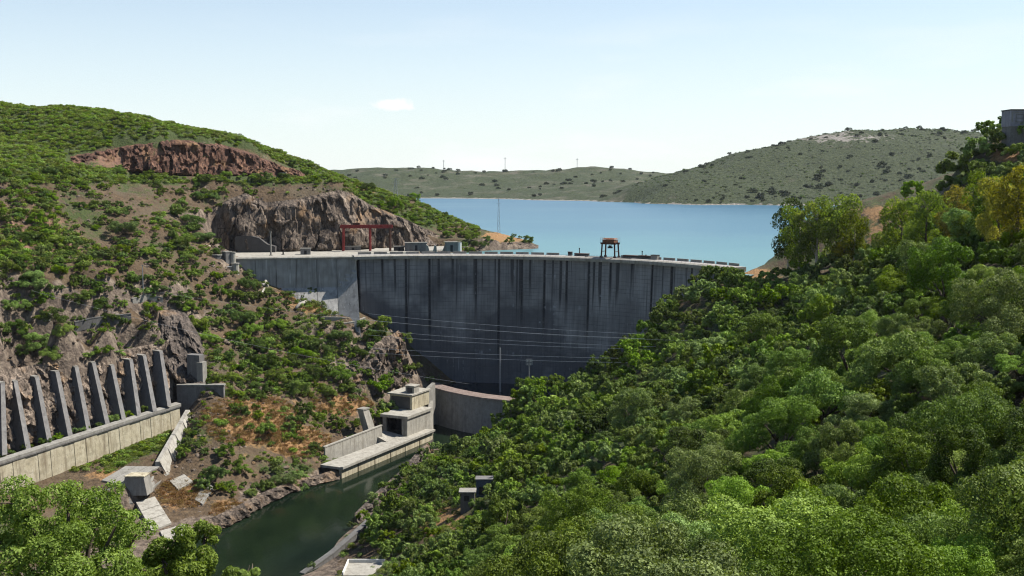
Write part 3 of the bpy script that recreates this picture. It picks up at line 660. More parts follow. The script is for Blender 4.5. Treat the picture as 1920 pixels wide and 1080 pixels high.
def s_at(px):
    ss = np.linspace(0, 1, 400); q = [proj(*arch(s, 4), CREST)[0] for s in ss]; return float(ss[int(np.argmin(np.abs(np.array(q) - px)))])
def crest_frame(px, off=3.5):
    s = s_at(px); a = np.array(arch(s, off)); b = np.array(arch(s + .004, off)); t = (b - a) / np.linalg.norm(b - a)
    return a, t, np.array((-t[1], t[0]))
# gantry crane on the crest
a, t, n = crest_frame(1146, 3.2)
def L3(x, y, z): p = a + t * x + n * y; return (p[0], p[1], z)
cr = thing('crest_crane', 'orange topped gantry crane standing on the dam crest', 'crane', L3(0, 0, CREST))
for sx in (-1, 1):
    for sy in (-1, 1):
        g = G(); g.beam(L3(sx * 4.1, sy * 2.3, CREST), L3(sx * 3.7, sy * 2.0, CREST + 7.2), .75); lg = keep(g.obj('leg', 'rust_steel'), cr)
        g = G(); g.box(L3(sx * 4.1, sy * 2.3, CREST), (1.5, .7, .9), t); sub(g.obj('wheel_bogie', 'dark_steel'), lg)
for sy in (-1, 1):
    g = G(); g.beam(L3(-4.6, sy * 2.0, CREST + 7.5), L3(4.6, sy * 2.0, CREST + 7.5), .6, 1.0); keep(g.obj('girder', 'rust_steel'), cr)
    g = G(); g.beam(L3(sy * 4.0, -2.15, CREST + 3.2), L3(sy * 3.9, 2.15, CREST + 3.2), .3); keep(g.obj('cross_brace', 'rust_steel'), cr)
g = G(); g.prism([L3(-3.4, -2.2, 0)[:2], L3(3.4, -2.2, 0)[:2], L3(3.4, 2.2, 0)[:2], L3(-3.4, 2.2, 0)[:2]], CREST + 8.0, CREST + 9.4)
hs = keep(g.obj('machinery_house', 'orange_steel'), cr)
g = G(); g.prism([L3(-3.7, -2.5, 0)[:2], L3(3.7, -2.5, 0)[:2], L3(3.7, 2.5, 0)[:2], L3(-3.7, 2.5, 0)[:2]], CREST + 9.7, CREST + 10.3, [L3(-3.0, -1.2, 0)[:2], L3(3.0, -1.2, 0)[:2], L3(3.0, 1.2, 0)[:2], L3(-3.0, 1.2, 0)[:2]]); sub(g.obj('house_roof', 'orange_steel'), hs)
for sx in (-1, 1):
    g = G()
    for y in (-2.2, 0, 2.2): g.beam(L3(sx * 4.7, y, CREST + 7.6), L3(sx * 4.7, y, CREST + 10.6), .1)
    g.beam(L3(sx * 4.7, -2.2, CREST + 9.4), L3(sx * 4.7, 2.2, CREST + 9.4), .1); g.beam(L3(sx * 4.7, -2.2, CREST + 10.5), L3(sx * 4.7, 2.2, CREST + 10.5), .1); g.beam(L3(sx * 4.7, -2.2, CREST + 7.8), L3(sx * 3.6, -2.2, CREST + 7.8), .2)
    keep(g.obj('guard_rail', 'grey_steel'), cr)
g = G(); g.beam(L3(-.7, 0, CREST + 7.4), L3(-.7, 0, CREST + 5.8), .12); g.beam(L3(.7, 0, CREST + 7.4), L3(.7, 0, CREST + 5.8), .12); g.box(L3(0, 0, CREST + 4.9), (2.6, 1.0, .9), t); g.box(L3(0, 0, CREST + 5.8), (1.4, .8, .6), t); keep(g.obj('hook_block', 'dark_steel'), cr)
g = G()
for y in (-2.3, 2.3): g.beam(L3(-14, y, CREST + .02), L3(14, y, CREST + .02), .2)
keep(g.obj('crane_rail', 'dark_steel'), cr)
# small things along the crest
def crestbox(name, px, size, mat, label, cat, off=6.0, z=CREST):
    a, t, n = crest_frame(px, off); r = thing(name, label, cat, (a[0], a[1], z))
    g = G(); g.box((a[0], a[1], z), size, t); keep(g.obj('body', mat), r)
    g = G(); g.box((a[0], a[1], z + size[2] - .02), (size[0] + .3, size[1] + .3, .22), t); keep(g.obj('lid', 'dark_steel' if mat != 'dark_steel' else 'rust_steel'), r); return r
crestbox('steel_cabinet', 1066, (2.2, 1.5, 1.9), 'dark_steel', 'dark steel cabinet on the crest, far left of the orange crane', 'cabinet')
crestbox('gate_hoist_housing', 1088, (8.0, 2.2, 1.2), 'dark_steel', 'low dark hoist housing on the crest just left of the orange crane', 'housing')
crestbox('gate_hoist_housing', 1182, (10.0, 2.4, 1.3), 'dark_steel', 'low dark hoist housing on the crest just right of the orange crane', 'housing')
crestbox('gate_hoist_housing', 1205, (7.0, 2.4, 1.5), 'dark_steel', 'low dark hoist housing beside the crest lamp post right of the crane', 'housing')
crestbox('valve_kiosk', 1224, (4.0, 2.4, 2.2), 'concrete', 'small pale concrete kiosk at the right end of the crest machinery', 'kiosk')
def post(name, p, h, r, mat, label, cat, head=None):
    o = thing(name, label, cat, p); g = G(); g.tube([(0, 0, -1), (0, 0, h)], [r, r * .75], 8); k = g.obj('pole', mat, o)
    g = G(); g.tube([(0, 0, -.5), (0, 0, .35)], [r * 2.2, r * 2.0], 8); g.obj('footing', 'concrete', o)
    if head: g = G(); g.box((0, 0, h - head[2]), head); g.obj('head', mat, o)
    return o
for px, h, lb in ((1083, 4.2, 'dark post on the dam crest left of the orange crane'), (1199, 3.9, 'dark lamp post on the dam crest right of the orange crane'), (1206, 2.1, 'short dark post next to the lamp post on the crest')):
    q, t, n = crest_frame(px, 6.6); post('crest_post', (q[0], q[1], CREST), h, .28, 'dark_steel', lb, 'post', (.7, .7, .5))
# ------------------------------------------------------------------ wing dam at the left abutment
WA, WB = np.array(P(440, 484, 588)[:2]), np.array((-85.3, 601.5)); wl = np.linalg.norm(WB - WA); wt_ = (WB - WA) / wl; wr = np.array((wt_[1], -wt_[0]))
class WingF:
    def __call__(s, t, off): p = WA + wt_ * wl * t - wr * off; return (p[0], p[1])
    def off(s, t, z):
        k = 71 + 9 * max(0, (t - .84) / .16); return -.02 * (87 - z) - .72 * max(0, k - z)
WF = WingF()
wing = thing('wing_dam', 'straight grey concrete wing wall left of the arch dam, lit at its sloping foot', 'dam', (float(WA[0]), float(WA[1]), 60))
m = M('wing_concrete')
c = m.ramp(m.noise(0.212, 5.100, 0.510), (.3, (0.204, 0.196, 0.183)), (.7, (0.315, 0.306, 0.285)))
c = m.mix(m.step(m.noise(1, 5, .65, m.vec((.6, .6, .03))), .48, .7, 0, .7), c, (.10, .10, .10)); c = m.mix(m.step(m.noise(1, 4, .6, m.vec((1.1, 1.1, .05))), .6, .7, 0, .55), c, (.58, .57, .54))
m.col(c); m.bump(m.noise(2, 6), .4, .2); MAT['wing'] = m.m
for k in range(6):
    x0, x1 = k / 6 + .0015, (k + 1) / 6 - .0015
    block('wing_block', WF, [x0 + (x1 - x0) * i / 3 for i in range(4)], [87.2, 84, 80, 78, 76, 74, 72, 71, 70, 66, 60, 52, 44], 7, lambda s: s * wl, 'wing', wing)
g = G(); p0, p1 = WF(0, 0), WF(1, 0); g.sweep([(*p0, 0), (*p1, 0)], [(.6, 86.6), (.6, 87.3), (0, 87.95), (-8, 87.95), (-8, 87.2), (0, 87.2)]); keep(g.obj('coping', 'white_concrete'), wing)
# platform paving
g = G(); g.prism(PLATFORM, 87.0, 87.9); g.obj('abutment_platform', 'white_concrete')['kind'] = 'structure'
def onplat(px, py, z=87.9): return PZ(px, py, z)
# red gantry
def gantry():
    A_, B_ = np.array(PZ(641, 471, 87.9)[:2]), np.array(PZ(733, 471, 87.9)[:2]); B_ = A_ + (B_ - A_) * 1.0
    z0 = 87.9; h = 15.0; t = (B_ - A_) / np.linalg.norm(B_ - A_); n = np.array((-t[1], t[0])); Ln = float(np.linalg.norm(B_ - A_))
    r = thing('red_gantry', 'red steel gantry frame on the platform in front of the cliff', 'gantry', (A_[0], A_[1], z0))
    for i, x in enumerate((.6, Ln * .57, Ln - .6)):
        for y in (0, 4.0):
            p = A_ + t * x + n * y; q = A_ + t * (x + (.0 if i else .35)) + n * (y * .9)
            g = G(); g.beam((*p, z0), (*q, z0 + h - 1.2), .85); keep(g.obj('leg', 'red_steel' if i < 2 else 'rust_steel'), r)
        p = A_ + t * x; q = p + n * 4; g = G(); g.beam((*p, z0 + 6), (*q, z0 + 10), .3); keep(g.obj('cross_brace', 'red_steel'), r)
    for y in (0, 3.8):
        p, q = A_ + n * y - t * .8, A_ + n * y + t * (Ln + .8); g = G(); g.beam((*p, z0 + h - .7), (*q, z0 + h - .7), .7, 1.9); keep(g.obj('girder', 'red_steel'), r)
    g = G(); c = A_ + t * Ln * .3 + n * 1.9; g.box((*c, z0 + h + .3), (4, 3.6, 1.2), t); keep(g.obj('trolley', 'rust_steel'), r)
gantry()
def kit(name, px, py, w, d, h, mat, label, cat, roof='concrete', z=87.9, ux=(1, .15), over=.3):
    p = PZ(px, py, z); r = thing(name, label, cat, p); g = G(); g.box((0, 0, -.5), (w, d, h + .5), ux); wl_ = g.obj('wall', mat, r)
    g = G(); g.box((0, 0, h), (w + over * 2, d + over * 2, .35), ux); g.obj('roof', roof, r)
    l = math.hypot(*ux); fx_, fy_ = ux[0] / l, ux[1] / l
    g = G(); g.box((fy_ * (d / 2 + .02), -fx_ * (d / 2 + .02), .05), (min(1.4, w * .35), .12, h * .7), ux); g.obj('door', 'dark_void', wl_); return r
kit('valve_hut', 573, 477, 5.5, 4, 3.2, 'grey_concrete', 'small grey hut on the platform edge left of the red gantry', 'hut')
kit('transformer_box', 622, 467, 8, 4, 2.6, 'dark_steel', 'dark box shed on the platform at the left foot of the red gantry', 'shed')
kit('machine_shed', 662, 469, 9, 4, 2.2, 'grey_concrete', 'long low shed under the red gantry beam', 'shed')
kit('site_shed', 748, 470, 6, 3, 2.4, 'dark_steel', 'dark low shed right of the red gantry', 'shed')
kit('intake_house', 780, 470, 13, 5, 4.6, 'grey_concrete', 'dark flat roofed intake house between the red gantry and the shore', 'house')
kit('gate_house', 846, 471, 7, 5, 5.2, 'grey_concrete', 'squat grey gate house beside the white cylinder near the shore', 'house')
q = PZ(861, 471, 87.9); r = thing('surge_cylinder', 'white upright cylinder next to the gate house by the shore', 'tank', q); g = G(); g.tube([(0, 0, -1), (0, 0, 5.2)], 1.35, 16); g.obj('shell', 'white_paint', r); g = G(); g.tube([(0, 0, 5.2), (0, 0, 5.5)], [1.5, 1.2], 16); g.obj('cap', 'grey_concrete', r)
for k, (px, py) in enumerate(((802, 472), (815, 473), (832, 472))):
    q = PZ(px, py, 87.5); r = thing('concrete_pier', ('broken pale concrete pier', 'jagged pale concrete pier', 'leaning pale concrete pier')[k] + (' just right of the intake house', ' midway between intake house and gate house', ' just left of the gate house')[k], 'pier', q)
    g = G(); g.hexa([(-1.4, -1, -1), (1.4, -1, -1), (1.4, 1, -1), (-1.4, 1, -1), (-.9 + .8 * k, -.7, 4.2), (.3 + .8 * k, -.7, 3.4 + .4 * k), (.3 + .8 * k, .7, 3.6), (-.9 + .8 * k, .7, 4.5)]); g.obj('shaft', 'concrete', r)
    g = G(); g.box((0, 0, -1), (3.6, 2.8, 1.4)); g.obj('footing', 'concrete', r)
aw = thing('cliff_foot_wall', 'dark smooth wall at the cliff foot behind the tall platform mast', 'wall', PZ(475, 470, 87.9))
a0_, a1_ = np.array(P(441, 471, 628)), np.array(P(516, 471, 630))
for i in range(5):
    p_, q_ = a0_ * (1 - i / 5) + a1_ * (i / 5), a0_ * (1 - (i + .985) / 5) + a1_ * (i + .985) / 5
    hs_ = (9.0, 9.6, 9.4, 8.2, 4.5, 3.2)
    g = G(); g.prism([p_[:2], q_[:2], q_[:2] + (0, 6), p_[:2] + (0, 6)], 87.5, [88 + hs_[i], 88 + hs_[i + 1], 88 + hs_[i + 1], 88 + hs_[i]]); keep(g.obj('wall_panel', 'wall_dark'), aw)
post('platform_mast', PZ(508, 479, 87.9), 13.2, .5, 'concrete', 'tall grey concrete mast on the platform in front of the cliff', 'mast', (1.0, 1.0, .6))
q = PZ(531, 478, 87.9); post('bollard', q, 1.8, .5, 'dark_steel', 'short dark bollard on the platform right of the tall mast', 'bollard')
# towers at the left end of the wing
def tower(px, py, D, r0, r1, h, mat, label, n=12, name='vent_tower', ring=True):
    p = P(px, py, D); o = thing(name, label, 'tower', p); g = G(); g.tube([(0, 0, -6), (0, 0, 0), (0, 0, h)], [r0, r0, r1], n); g.obj('shaft', mat, o)
    if ring: g = G(); g.tube([(0, 0, h - .02), (0, 0, h + .5)], [r1 + .25, r1 + .25], n); g.obj('rim', 'concrete', o)
    return o
tower(405, 502, 580, 2.7, 3.5, 6.6, 'grey_concrete', 'leftmost tapered concrete tower with a bush on top, beside the wing dam')
tower(426, 501, 582, 2.5, 2.5, 8.0, 'grey_concrete', 'middle dark square tower beside the wing dam', 4)
tower(437, 503, 583, 1.6, 1.5, 8.2, 'white_concrete', 'slim pale round tower touching the left end of the wing dam')
tower(441, 504, 581, 2.1, 2.1, 2.6, 'white_concrete', 'squat pale drum at the foot of the slim round tower', name='valve_drum')
kit('tower_porch', 427, 506, 4, 2.4, 1.6, 'white_concrete', 'small white porch at the foot of the three towers', 'porch', 'white_paint', z=P(427, 506, 579)[2])
# pipes and walls on the slope below the wing dam
def slopepipe(name, pts, r, mat, label, cat):
    w = [(h_[0], h_[1], h_[2] + r * 1.4) for h_ in (hit(q[0], q[1], 0, 300) for q in pts)]; o = thing(name, label, cat, w[0]); g = G(); g.tube([tuple(Vector(q) - Vector(w[0])) for q in w], r, 10); g.obj('barrel', mat, o, True)
    for q in w[1:-1]: d = Vector(q) - Vector(w[0]); g = G(); g.box((d.x, d.y, d.z - 3), (r * 2.6, r * 2.6, 2.4)); g.obj('saddle', 'concrete', o)
    return o
slopepipe('outlet_pipe', [(476, 513, 579), (488, 519, 577), (497, 528, 575), (499, 536, 574), (492, 541, 573)], .9, 'white_concrete', 'curved white pipe on the slope below the left end of the wing dam', 'pipe')
slopepipe('outlet_pipe', [(464, 555, 572), (475, 562, 570), (490, 556, 571), (496, 546, 572)], .6, 'white_concrete', 'thin hooked pale pipe under the curved white pipe', 'pipe')
slopepipe('outlet_pipe', [(555, 583, 574), (562, 576, 575), (574, 571, 577)], .9, 'white_concrete', 'short pale pipe on the orange soil below the wing dam', 'pipe')
def wallrun(name, pts, h, th, mat, label, cat='wall', down=2.0, piece=None, ground=True):
    """wall whose top runs through the points; cut into panels of about the length PIECE"""
    w = [P(*q) for q in pts]
    if ground: w = [(h_[0], h_[1], h_[2] + h) for h_ in (hit(q[0], q[1], 0, 300) for q in pts)]
    o = thing(name, label, cat, w[0])
    g = G(); g.sweep([(x - w[0][0], y - w[0][1], z - w[0][2]) for x, y, z in w], [(th / 2 + .12, 0), (-th / 2 - .12, 0), (-th / 2 - .12, -.4), (th / 2 + .12, -.4)]); g.obj('coping', mat, o)
    L_ = [Vector(q) - Vector(w[0]) for q in w]
    for a_, b_ in zip(L_[:-1], L_[1:]):
        d = (b_ - a_); k = max(1, round(d.length / (piece or 6)))
        for i in range(k):
            c0, c1 = a_ + d * ((i + .012) / k), a_ + d * ((i + .988) / k); g = G()
            g.sweep([tuple(c0), tuple(c1)], [(th / 2, -.4), (-th / 2, -.4), (-th / 2, -h - down), (th / 2 + .05 * h, -h - down)]); g.obj('wall_panel', mat, o)
    return o
wallrun('retaining_wall', [(600, 598, 578), (640, 598, 580), (672, 603, 580)], .9, .8, 'white_concrete', 'low pale retaining wall along the slope under the wing dam')
wallrun('retaining_wall', [(640, 610, 574), (665, 607, 576), (684, 598, 580)], .9, .8, 'white_concrete', 'curved low pale wall at the top of the rocky spur')
# ------------------------------------------------------------------ weir
weir = thing('plunge_pool_weir', 'curved grey weir wall holding the dark pool below the arch dam', 'weir', (WEIR[3][0], WEIR[3][1], 0))
wp = []
for i in range(len(WEIR) - 1):
    for k in range(4): wp.append(tuple(np.array(WEIR[i]) * (1 - k / 4) + np.array(WEIR[i + 1]) * k / 4))
for i in range(0, len(wp) - 1, 2):
    seg = [(*q, 0) for q in wp[i:i + 3]]
    g = G(); g.sweep(seg, [(0, 18.6), (-2.6, 18.6), (-2.6, -4), (1.5, -4)]); keep(g.obj('weir_segment', 'weir_concrete'), weir)
g = G(); g.sweep([(*q, 0) for q in wp], [(.6, 18.604), (.4, 19.3), (-5.4, 20.1), (-5.4, 18.604)]); keep(g.obj('coping', 'weir_cap'), weir)
# ------------------------------------------------------------------ outlet works on the left bank
qs = thing('outlet_quay', 'sunlit concrete quay with river wall and apron along the left bank', 'quay', (*Q(0, 0), 0))
def qp(*tw): return [Q(*p) for p in tw]
g = G(); g.prism(qp((0, 0), (QLEN, 0), (QLEN, 9), (-0, 12)), 3.9, [5, 5, 5, 5]); keep(g.obj('apron', 'white_concrete'), qs)
for i in range(6):
    t0, t1 = QLEN * i / 6 + .3, QLEN * (i + 1) / 6 - .3
    g = G(); g.prism(qp((t0, .9), (t1, .9), (t1, 2.2), (t0, 2.2)), -3, 3.9); keep(g.obj('river_wall_panel', 'pale_concrete'), qs)
g = G(); g.prism(qp((-.2, -.25), (QLEN + .2, -.25), (QLEN + .2, 1.2), (-.2, 1.2)), 4.3, 5.35); keep(g.obj('quay_edge', 'white_concrete'), qs)
rw = thing('outlet_side_wall', 'pale panelled wall standing behind the quay apron', 'wall', (*Q(2, 9), 5))
a0 = np.array(PZ(611, 860, 5)[:2]); a1 = np.array(PZ(718, 824, 5)[:2]); dv = (a1 - a0); dl_ = np.linalg.norm(dv); dv = dv / dl_; dn = np.array((-dv[1], dv[0]))
for i in range(7):
    p, q = a0 + dv * (dl_ * i / 7 + .06), a0 + dv * (dl_ * (i + 1) / 7 - .06); h0, h1 = 10 + 1.6 * i / 7, 10 + 1.6 * (i + 1) / 7
    g = G(); g.prism([p, q, q + dn * 1.2, p + dn * 1.2], -1, [h0, h1, h1, h0], [p + dn * .5, q + dn * .5, q + dn * 1.2, p + dn * 1.2]); keep(g.obj('wall_panel', 'white_concrete'), rw)
g = G(); p, q = a0 - dv * .3 + dn * .3, a0 + dv * (dl_ + .2) + dn * .3; g.prism([p, q, q + dn * 1.2, p + dn * 1.2], [9.98, 11.58, 11.58, 9.98], [10.5, 12.1, 12.1, 10.5]); keep(g.obj('coping', 'white_concrete'), rw)
pr = thing('outlet_pier', 'tall tapering pale pier at the inner end of the panelled wall', 'pier', (*PZ(704, 818, 6)[:2], 6))
b0 = np.array(PZ(706, 822, 6)[:2])
g = G(); g.hexa([(*(b0 + x * dv * 1.0 + y * dn), 2) for x, y in ((-2, 0), (3.2, 0), (3.2, 4), (-2, 4))] + [(*(b0 + x * dv + y * dn + dn * 4 - dv * 1.5), 20) for x, y in ((-3.5, 0), (1.0, 0), (1.0, 3.4), (-3.5, 3.4))]); keep(g.obj('shaft', 'white_concrete'), pr)
g = G(); g.hexa([(*(b0 + x * dv + y * dn + dn * 4 - dv * 1.5), 20.004) for x, y in ((-3.8, -.3), (1.3, -.3), (1.3, 3.7), (-3.8, 3.7))] + [(*(b0 + x * dv + y * dn + dn * 4 - dv * 1.5), 20.7) for x, y in ((-3.8, -.3), (1.3, -.3), (1.3, 3.7), (-3.8, 3.7))]); keep(g.obj('cap', 'concrete'), pr)
ow = thing('outlet_works', 'two tier concrete outlet building with dark mouth beside the weir', 'building', (*Q(63, 6), 5))
t0, w0 = 62, 5.0
for i in range(4):     # river side panels of the lower tier
    x0, x1 = t0 + 23 * i / 4 + .1, t0 + 23 * (i + 1) / 4 - .1
    g = G(); g.prism(qp((x0, w0), (x1, w0), (x1, w0 + 1.6), (x0, w0 + 1.6)), 3, 13.6); keep(g.obj('side_panel', 'white_concrete'), ow)
g = G(); g.prism(qp((t0 + .02, w0 + 12), (t0 + 23, w0 + 12), (t0 + 23, w0 + 14), (t0 + .02, w0 + 14)), 0, 13.6); keep(g.obj('back_wall', 'concrete'), ow)
g = G(); g.prism(qp((t0 + 9, w0 + 1.6), (t0 + 10, w0 + 1.6), (t0 + 10, w0 + 12), (t0 + 9, w0 + 12)), 0, 13.6); keep(g.obj('inner_wall', 'dark_void'), ow)  # inside of the mouth painted near-black in place of its shade
g = G(); g.prism(qp((t0 + 1.0, w0 + 1.64), (t0 + 8.9, w0 + 1.64), (t0 + 8.9, w0 + 1.9), (t0 + 1.0, w0 + 1.9)), 3, 13.55); keep(g.obj('mouth_shade_sheet', 'dark_void'), ow)  # thin sheet added to carry the painted shade
g = G(); g.prism(qp((t0 + 1.0, w0 + 11.7), (t0 + 8.9, w0 + 11.7), (t0 + 8.9, w0 + 11.96), (t0 + 1.0, w0 + 11.96)), 3, 13.55); keep(g.obj('mouth_shade_sheet', 'dark_void'), ow)
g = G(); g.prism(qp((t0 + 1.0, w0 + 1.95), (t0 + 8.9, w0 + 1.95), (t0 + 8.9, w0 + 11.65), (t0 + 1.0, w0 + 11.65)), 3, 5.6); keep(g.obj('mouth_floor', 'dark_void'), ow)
g = G(); g.prism(qp((t0 - .6, w0 - .7), (t0 + 24, w0 - .7), (t0 + 24, w0 + 15), (t0 - .6, w0 + 15)), 13.604, 14.9); keep(g.obj('lower_roof', 'white_concrete'), ow)
g = G(); g.prism(qp((t0 - .1, w0 + 1.62), (t0 + .8, w0 + 1.62), (t0 + .8, w0 + 3.0), (t0 - .1, w0 + 3.0)), 3, 13.5); keep(g.obj('jamb', 'concrete'), ow)
g = G(); g.prism(qp((t0 - 14, w0 + 3), (t0 + .9, w0 + 3), (t0 + .9, w0 + 13), (t0 - 14, w0 + 12)), [4, 3, 3, 4], [5.2, 5.1, 6.5, 8.5]); keep(g.obj('chute_floor', 'white_concrete'), ow)
u0, v0 = 76, 10.5
g = G(); g.prism(qp((u0, v0), (u0 + 17, v0), (u0 + 17, v0 + 13), (u0, v0 + 13)), 14.904, 22); up_ = keep(g.obj('upper_tier', 'pale_concrete'), ow)
g = G(); g.prism(qp((u0 - .12, v0 + 1.2), (u0 - .02, v0 + 1.2), (u0 - .02, v0 + 12), (u0 - .12, v0 + 12)), 15.2, 21.2); sub(g.obj('front_shade_panel', 'wall_dark'), up_)  # thin dark sheet, paints the shade on the front of the tier
g = G(); g.prism(qp((u0 - .7, v0 - .5), (u0 + 18, v0 - .5), (u0 + 18, v0 + 14), (u0 - .7, v0 + 14)), 22.004, 22.7); keep(g.obj('upper_roof', 'white_concrete'), ow)
g = G(); g.prism(qp((u0 + 17.05, v0 + .6), (u0 + 27, v0 + 2), (u0 + 27, v0 + 4), (u0 + 17.05, v0 + 3)), 2, [22, 24, 24, 22]); keep(g.obj('wing_wall', 'concrete'), ow)
g = G(); g.prism(qp((t0 + 23.05, w0 + .4), (t0 + 30, w0 + 2.5), (t0 + 30, w0 + 4), (t0 + 23.05, w0 + 2)), 0, [14, 17, 17, 14]); keep(g.obj('wing_wall', 'white_concrete'), ow)
g = G(); g.prism(qp((u0 + 3, v0 + .5), (u0 + 8, v0 + .5), (u0 + 8, v0 + 5.5), (u0 + 3, v0 + 5.5)), 22.704, 26.0); hut = keep(g.obj('roof_hut', 'white_concrete'), ow)
g = G(); g.prism(qp((u0 + 2.7, v0 + .2), (u0 + 8.4, v0 + .2), (u0 + 8.4, v0 + 5.8), (u0 + 2.7, v0 + 5.8)), 26.004, 26.5); sub(g.obj('roof_slab', 'white_concrete'), hut)
g = G(); g.prism(qp((u0 + 2.9, v0 + 1.6), (u0 + 2.99, v0 + 1.6), (u0 + 2.99, v0 + 4.4), (u0 + 2.9, v0 + 4.4)), 23.0, 25.4); sub(g.obj('shutter', 'wall_dark'), hut)
# ------------------------------------------------------------------ spillway chute on the left
C0, C1 = np.array(P(0, 865, 408)), np.array(P(338, 757, 482)); cdv = (C1 - C0); clen = np.linalg.norm(cdv); cdv = cdv / clen
wdir = np.array((cdv[0], cdv[1])); wdir = wdir / np.linalg.norm(wdir); wno = np.array((wdir[1], -wdir[0]))     # normal towards the river
cw = thing('spillway_wall', 'long sunlit panelled concrete chute wall below the buttress fins', 'wall', tuple(C0))
NPAN = 20; LEFT_EXT = 22.0
for i in range(NPAN):
    s0 = -LEFT_EXT + (clen + LEFT_EXT) * i / NPAN + .07; s1 = -LEFT_EXT + (clen + LEFT_EXT) * (i + 1) / NPAN - .07
    pr_ = .25 * ((i * 7) % 3 - 1) * .6; p, q = C0 + cdv * s0, C0 + cdv * s1
    g = G(); top = [p[:2] - wno * (.5 - pr_), q[:2] - wno * (.5 - pr_), q[:2] - wno * 2.6, p[:2] - wno * 2.6]; bot = [top[0] + wno * 1.1, top[1] + wno * 1.1, top[2], top[3]]
    g.prism(bot, [p[2] - 18, q[2] - 18, q[2] - 18, p[2] - 18], [p[2] - 1.0, q[2] - 1.0, q[2] - 1.0, p[2] - 1.0], top); keep(g.obj('wall_panel', 'pale_concrete'), cw)
p, q = C0 - cdv * LEFT_EXT, C1 + cdv * .5
g = G(); g.prism([p[:2], q[:2], q[:2] - wno * 3.4, p[:2] - wno * 3.4], [p[2] - .996, q[2] - .996, q[2] - .996, p[2] - .996], [p[2], q[2], q[2] + .3, p[2] + .3]); keep(g.obj('coping', 'concrete'), cw)
g = G(); g.prism([p[:2] + wno * .0, q[:2] + wno * .0, q[:2] - wno * .45, p[:2] - wno * .45], [p[2] - 1.5] + [q[2] - 1.5] * 2 + [p[2] - 1.5], [p[2] - 1.0] + [q[2] - 1.0] * 2 + [p[2] - 1.0]); keep(g.obj('drip_ledge', 'grey_concrete'), cw)
fins = [(8, 718, 12, 834, 9), (32, 715, 57, 826, 9), (72, 707, 97, 813, 12), (110, 697, 136, 804, 5), (146, 688, 170, 791, 6), (178, 680, 206, 784, 9), (213, 685, 236, 774, 6), (248, 675, 264, 765, 6), (273, 667, 293, 754, 5), (304, 659, 320, 744, 5)]
ORD = ('first', 'second', 'third', 'fourth', 'fifth', 'sixth', 'seventh', 'eighth', 'ninth', 'tenth')
for k, (tx, ty, bx, by, lw) in enumerate(fins):
    Db = float(np.interp(bx, [0, 320], [411, 477])); Dt = Db + 16
    B, T = np.array(P(bx, by + 4, Db)), np.array(P(tx, ty, Dt)); th = 2.0
    o = thing('buttress_fin', 'tapering concrete buttress fin on the rock, ' + ORD[k] + ' from the picture edge', 'buttress', tuple(B), 'concrete buttress fins above the spillway wall')
    inn = -wno; w3 = np.array((*wdir, 0)); i3 = np.array((*inn, 0))
    Tb = T + i3 * (lw + 3); Bb = B + i3 * (lw + 6); Bb[2] -= 4; B2 = B.copy(); B2[2] -= 3
    g = G(); q8 = [B2 - w3 * th, T - w3 * th * .8, Tb - w3 * th * .8, Bb - w3 * th, B2, T, Tb, Bb]
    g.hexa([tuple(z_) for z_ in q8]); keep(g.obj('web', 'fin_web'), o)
    g = G(); e = np.array((*wno, 0)) * .45 + np.array((0, 0, .25)); q8 = [B2 - w3 * (th + .1), B2 + w3 * .1, T + w3 * .1, T - w3 * (th * .8 + .1)]
    g.hexa([tuple(z_ + e * .05) for z_ in q8] + [tuple(z_ + e * .6) for z_ in q8]); keep(g.obj('front_flange', 'grey_concrete'), o)
    g = G(); q8 = [T - w3 * (th * .8 + .2), T + w3 * .2, Tb + w3 * .2, Tb - w3 * (th * .8 + .2)]; g.hexa([tuple(z_ + np.array((0, 0, .05))) for z_ in q8] + [tuple(z_ + np.array((0, 0, .5))) for z_ in q8]); keep(g.obj('cap', 'concrete'), o)
# cross wall, divide wall, blocks and slabs in the chute
xw = thing('chute_head_wall', 'dark concrete cross wall at the head of the spillway chute', 'wall', P(340, 740, 486))
g = G(); A_, B_ = np.array(P(331, 724, 489)), np.array(P(419, 724, 486)); n_ = np.array((0, 2.4, 0)); z_ = np.array((0, 0, 1.))
g.hexa([tuple(A_ - z_ * 20), tuple(B_ - z_ * 5), tuple(B_ - z_ * 5 + n_), tuple(A_ - z_ * 20 + n_), tuple(A_), tuple(B_), tuple(B_ + n_), tuple(A_ + n_)]); keep(g.obj('wall_body', 'grey_concrete'), xw)
g = G(); up2 = z_ * .7; e_ = np.array((.3, 0, 0)); o_ = np.array((0, -.3, 0))
g.hexa([tuple(A_ + o_ + z_ * .004), tuple(B_ + e_ + o_ + z_ * .004), tuple(B_ + e_ + n_ - o_ + z_ * .004), tuple(A_ + n_ - o_ + z_ * .004), tuple(A_ + o_ + up2), tuple(B_ + e_ + o_ + up2), tuple(B_ + e_ + n_ - o_ + up2), tuple(A_ + n_ - o_ + up2)]); keep(g.obj('coping', 'concrete'), xw)
hd = thing('chute_gate_pier', 'dark concrete pier in the rock gully above the chute', 'pier', P(370, 722, 492))
g = G(); q0 = P(352, 722, 496); q1 = P(375, 722, 494); g.prism([(q0[0], q0[1]), (q1[0], q1[1]), (q1[0] + 1, q1[1] + 4), (q0[0] + 1, q0[1] + 4)], q0[2] - 2, P(352, 665, 496)[2]); keep(g.obj('shaft', 'grey_concrete'), hd)
g = G(); q0 = P(369.6, 722, 493.4); q1 = P(378, 722, 493); g.prism([(q0[0], q0[1]), (q1[0] + .6, q1[1] + .2), (q1[0] + 1.4, q1[1] + 4), (q0[0] + 1, q0[1] + 4)], q0[2] - 2, P(372, 680, 493)[2]); keep(g.obj('edge_strip', 'concrete'), hd)
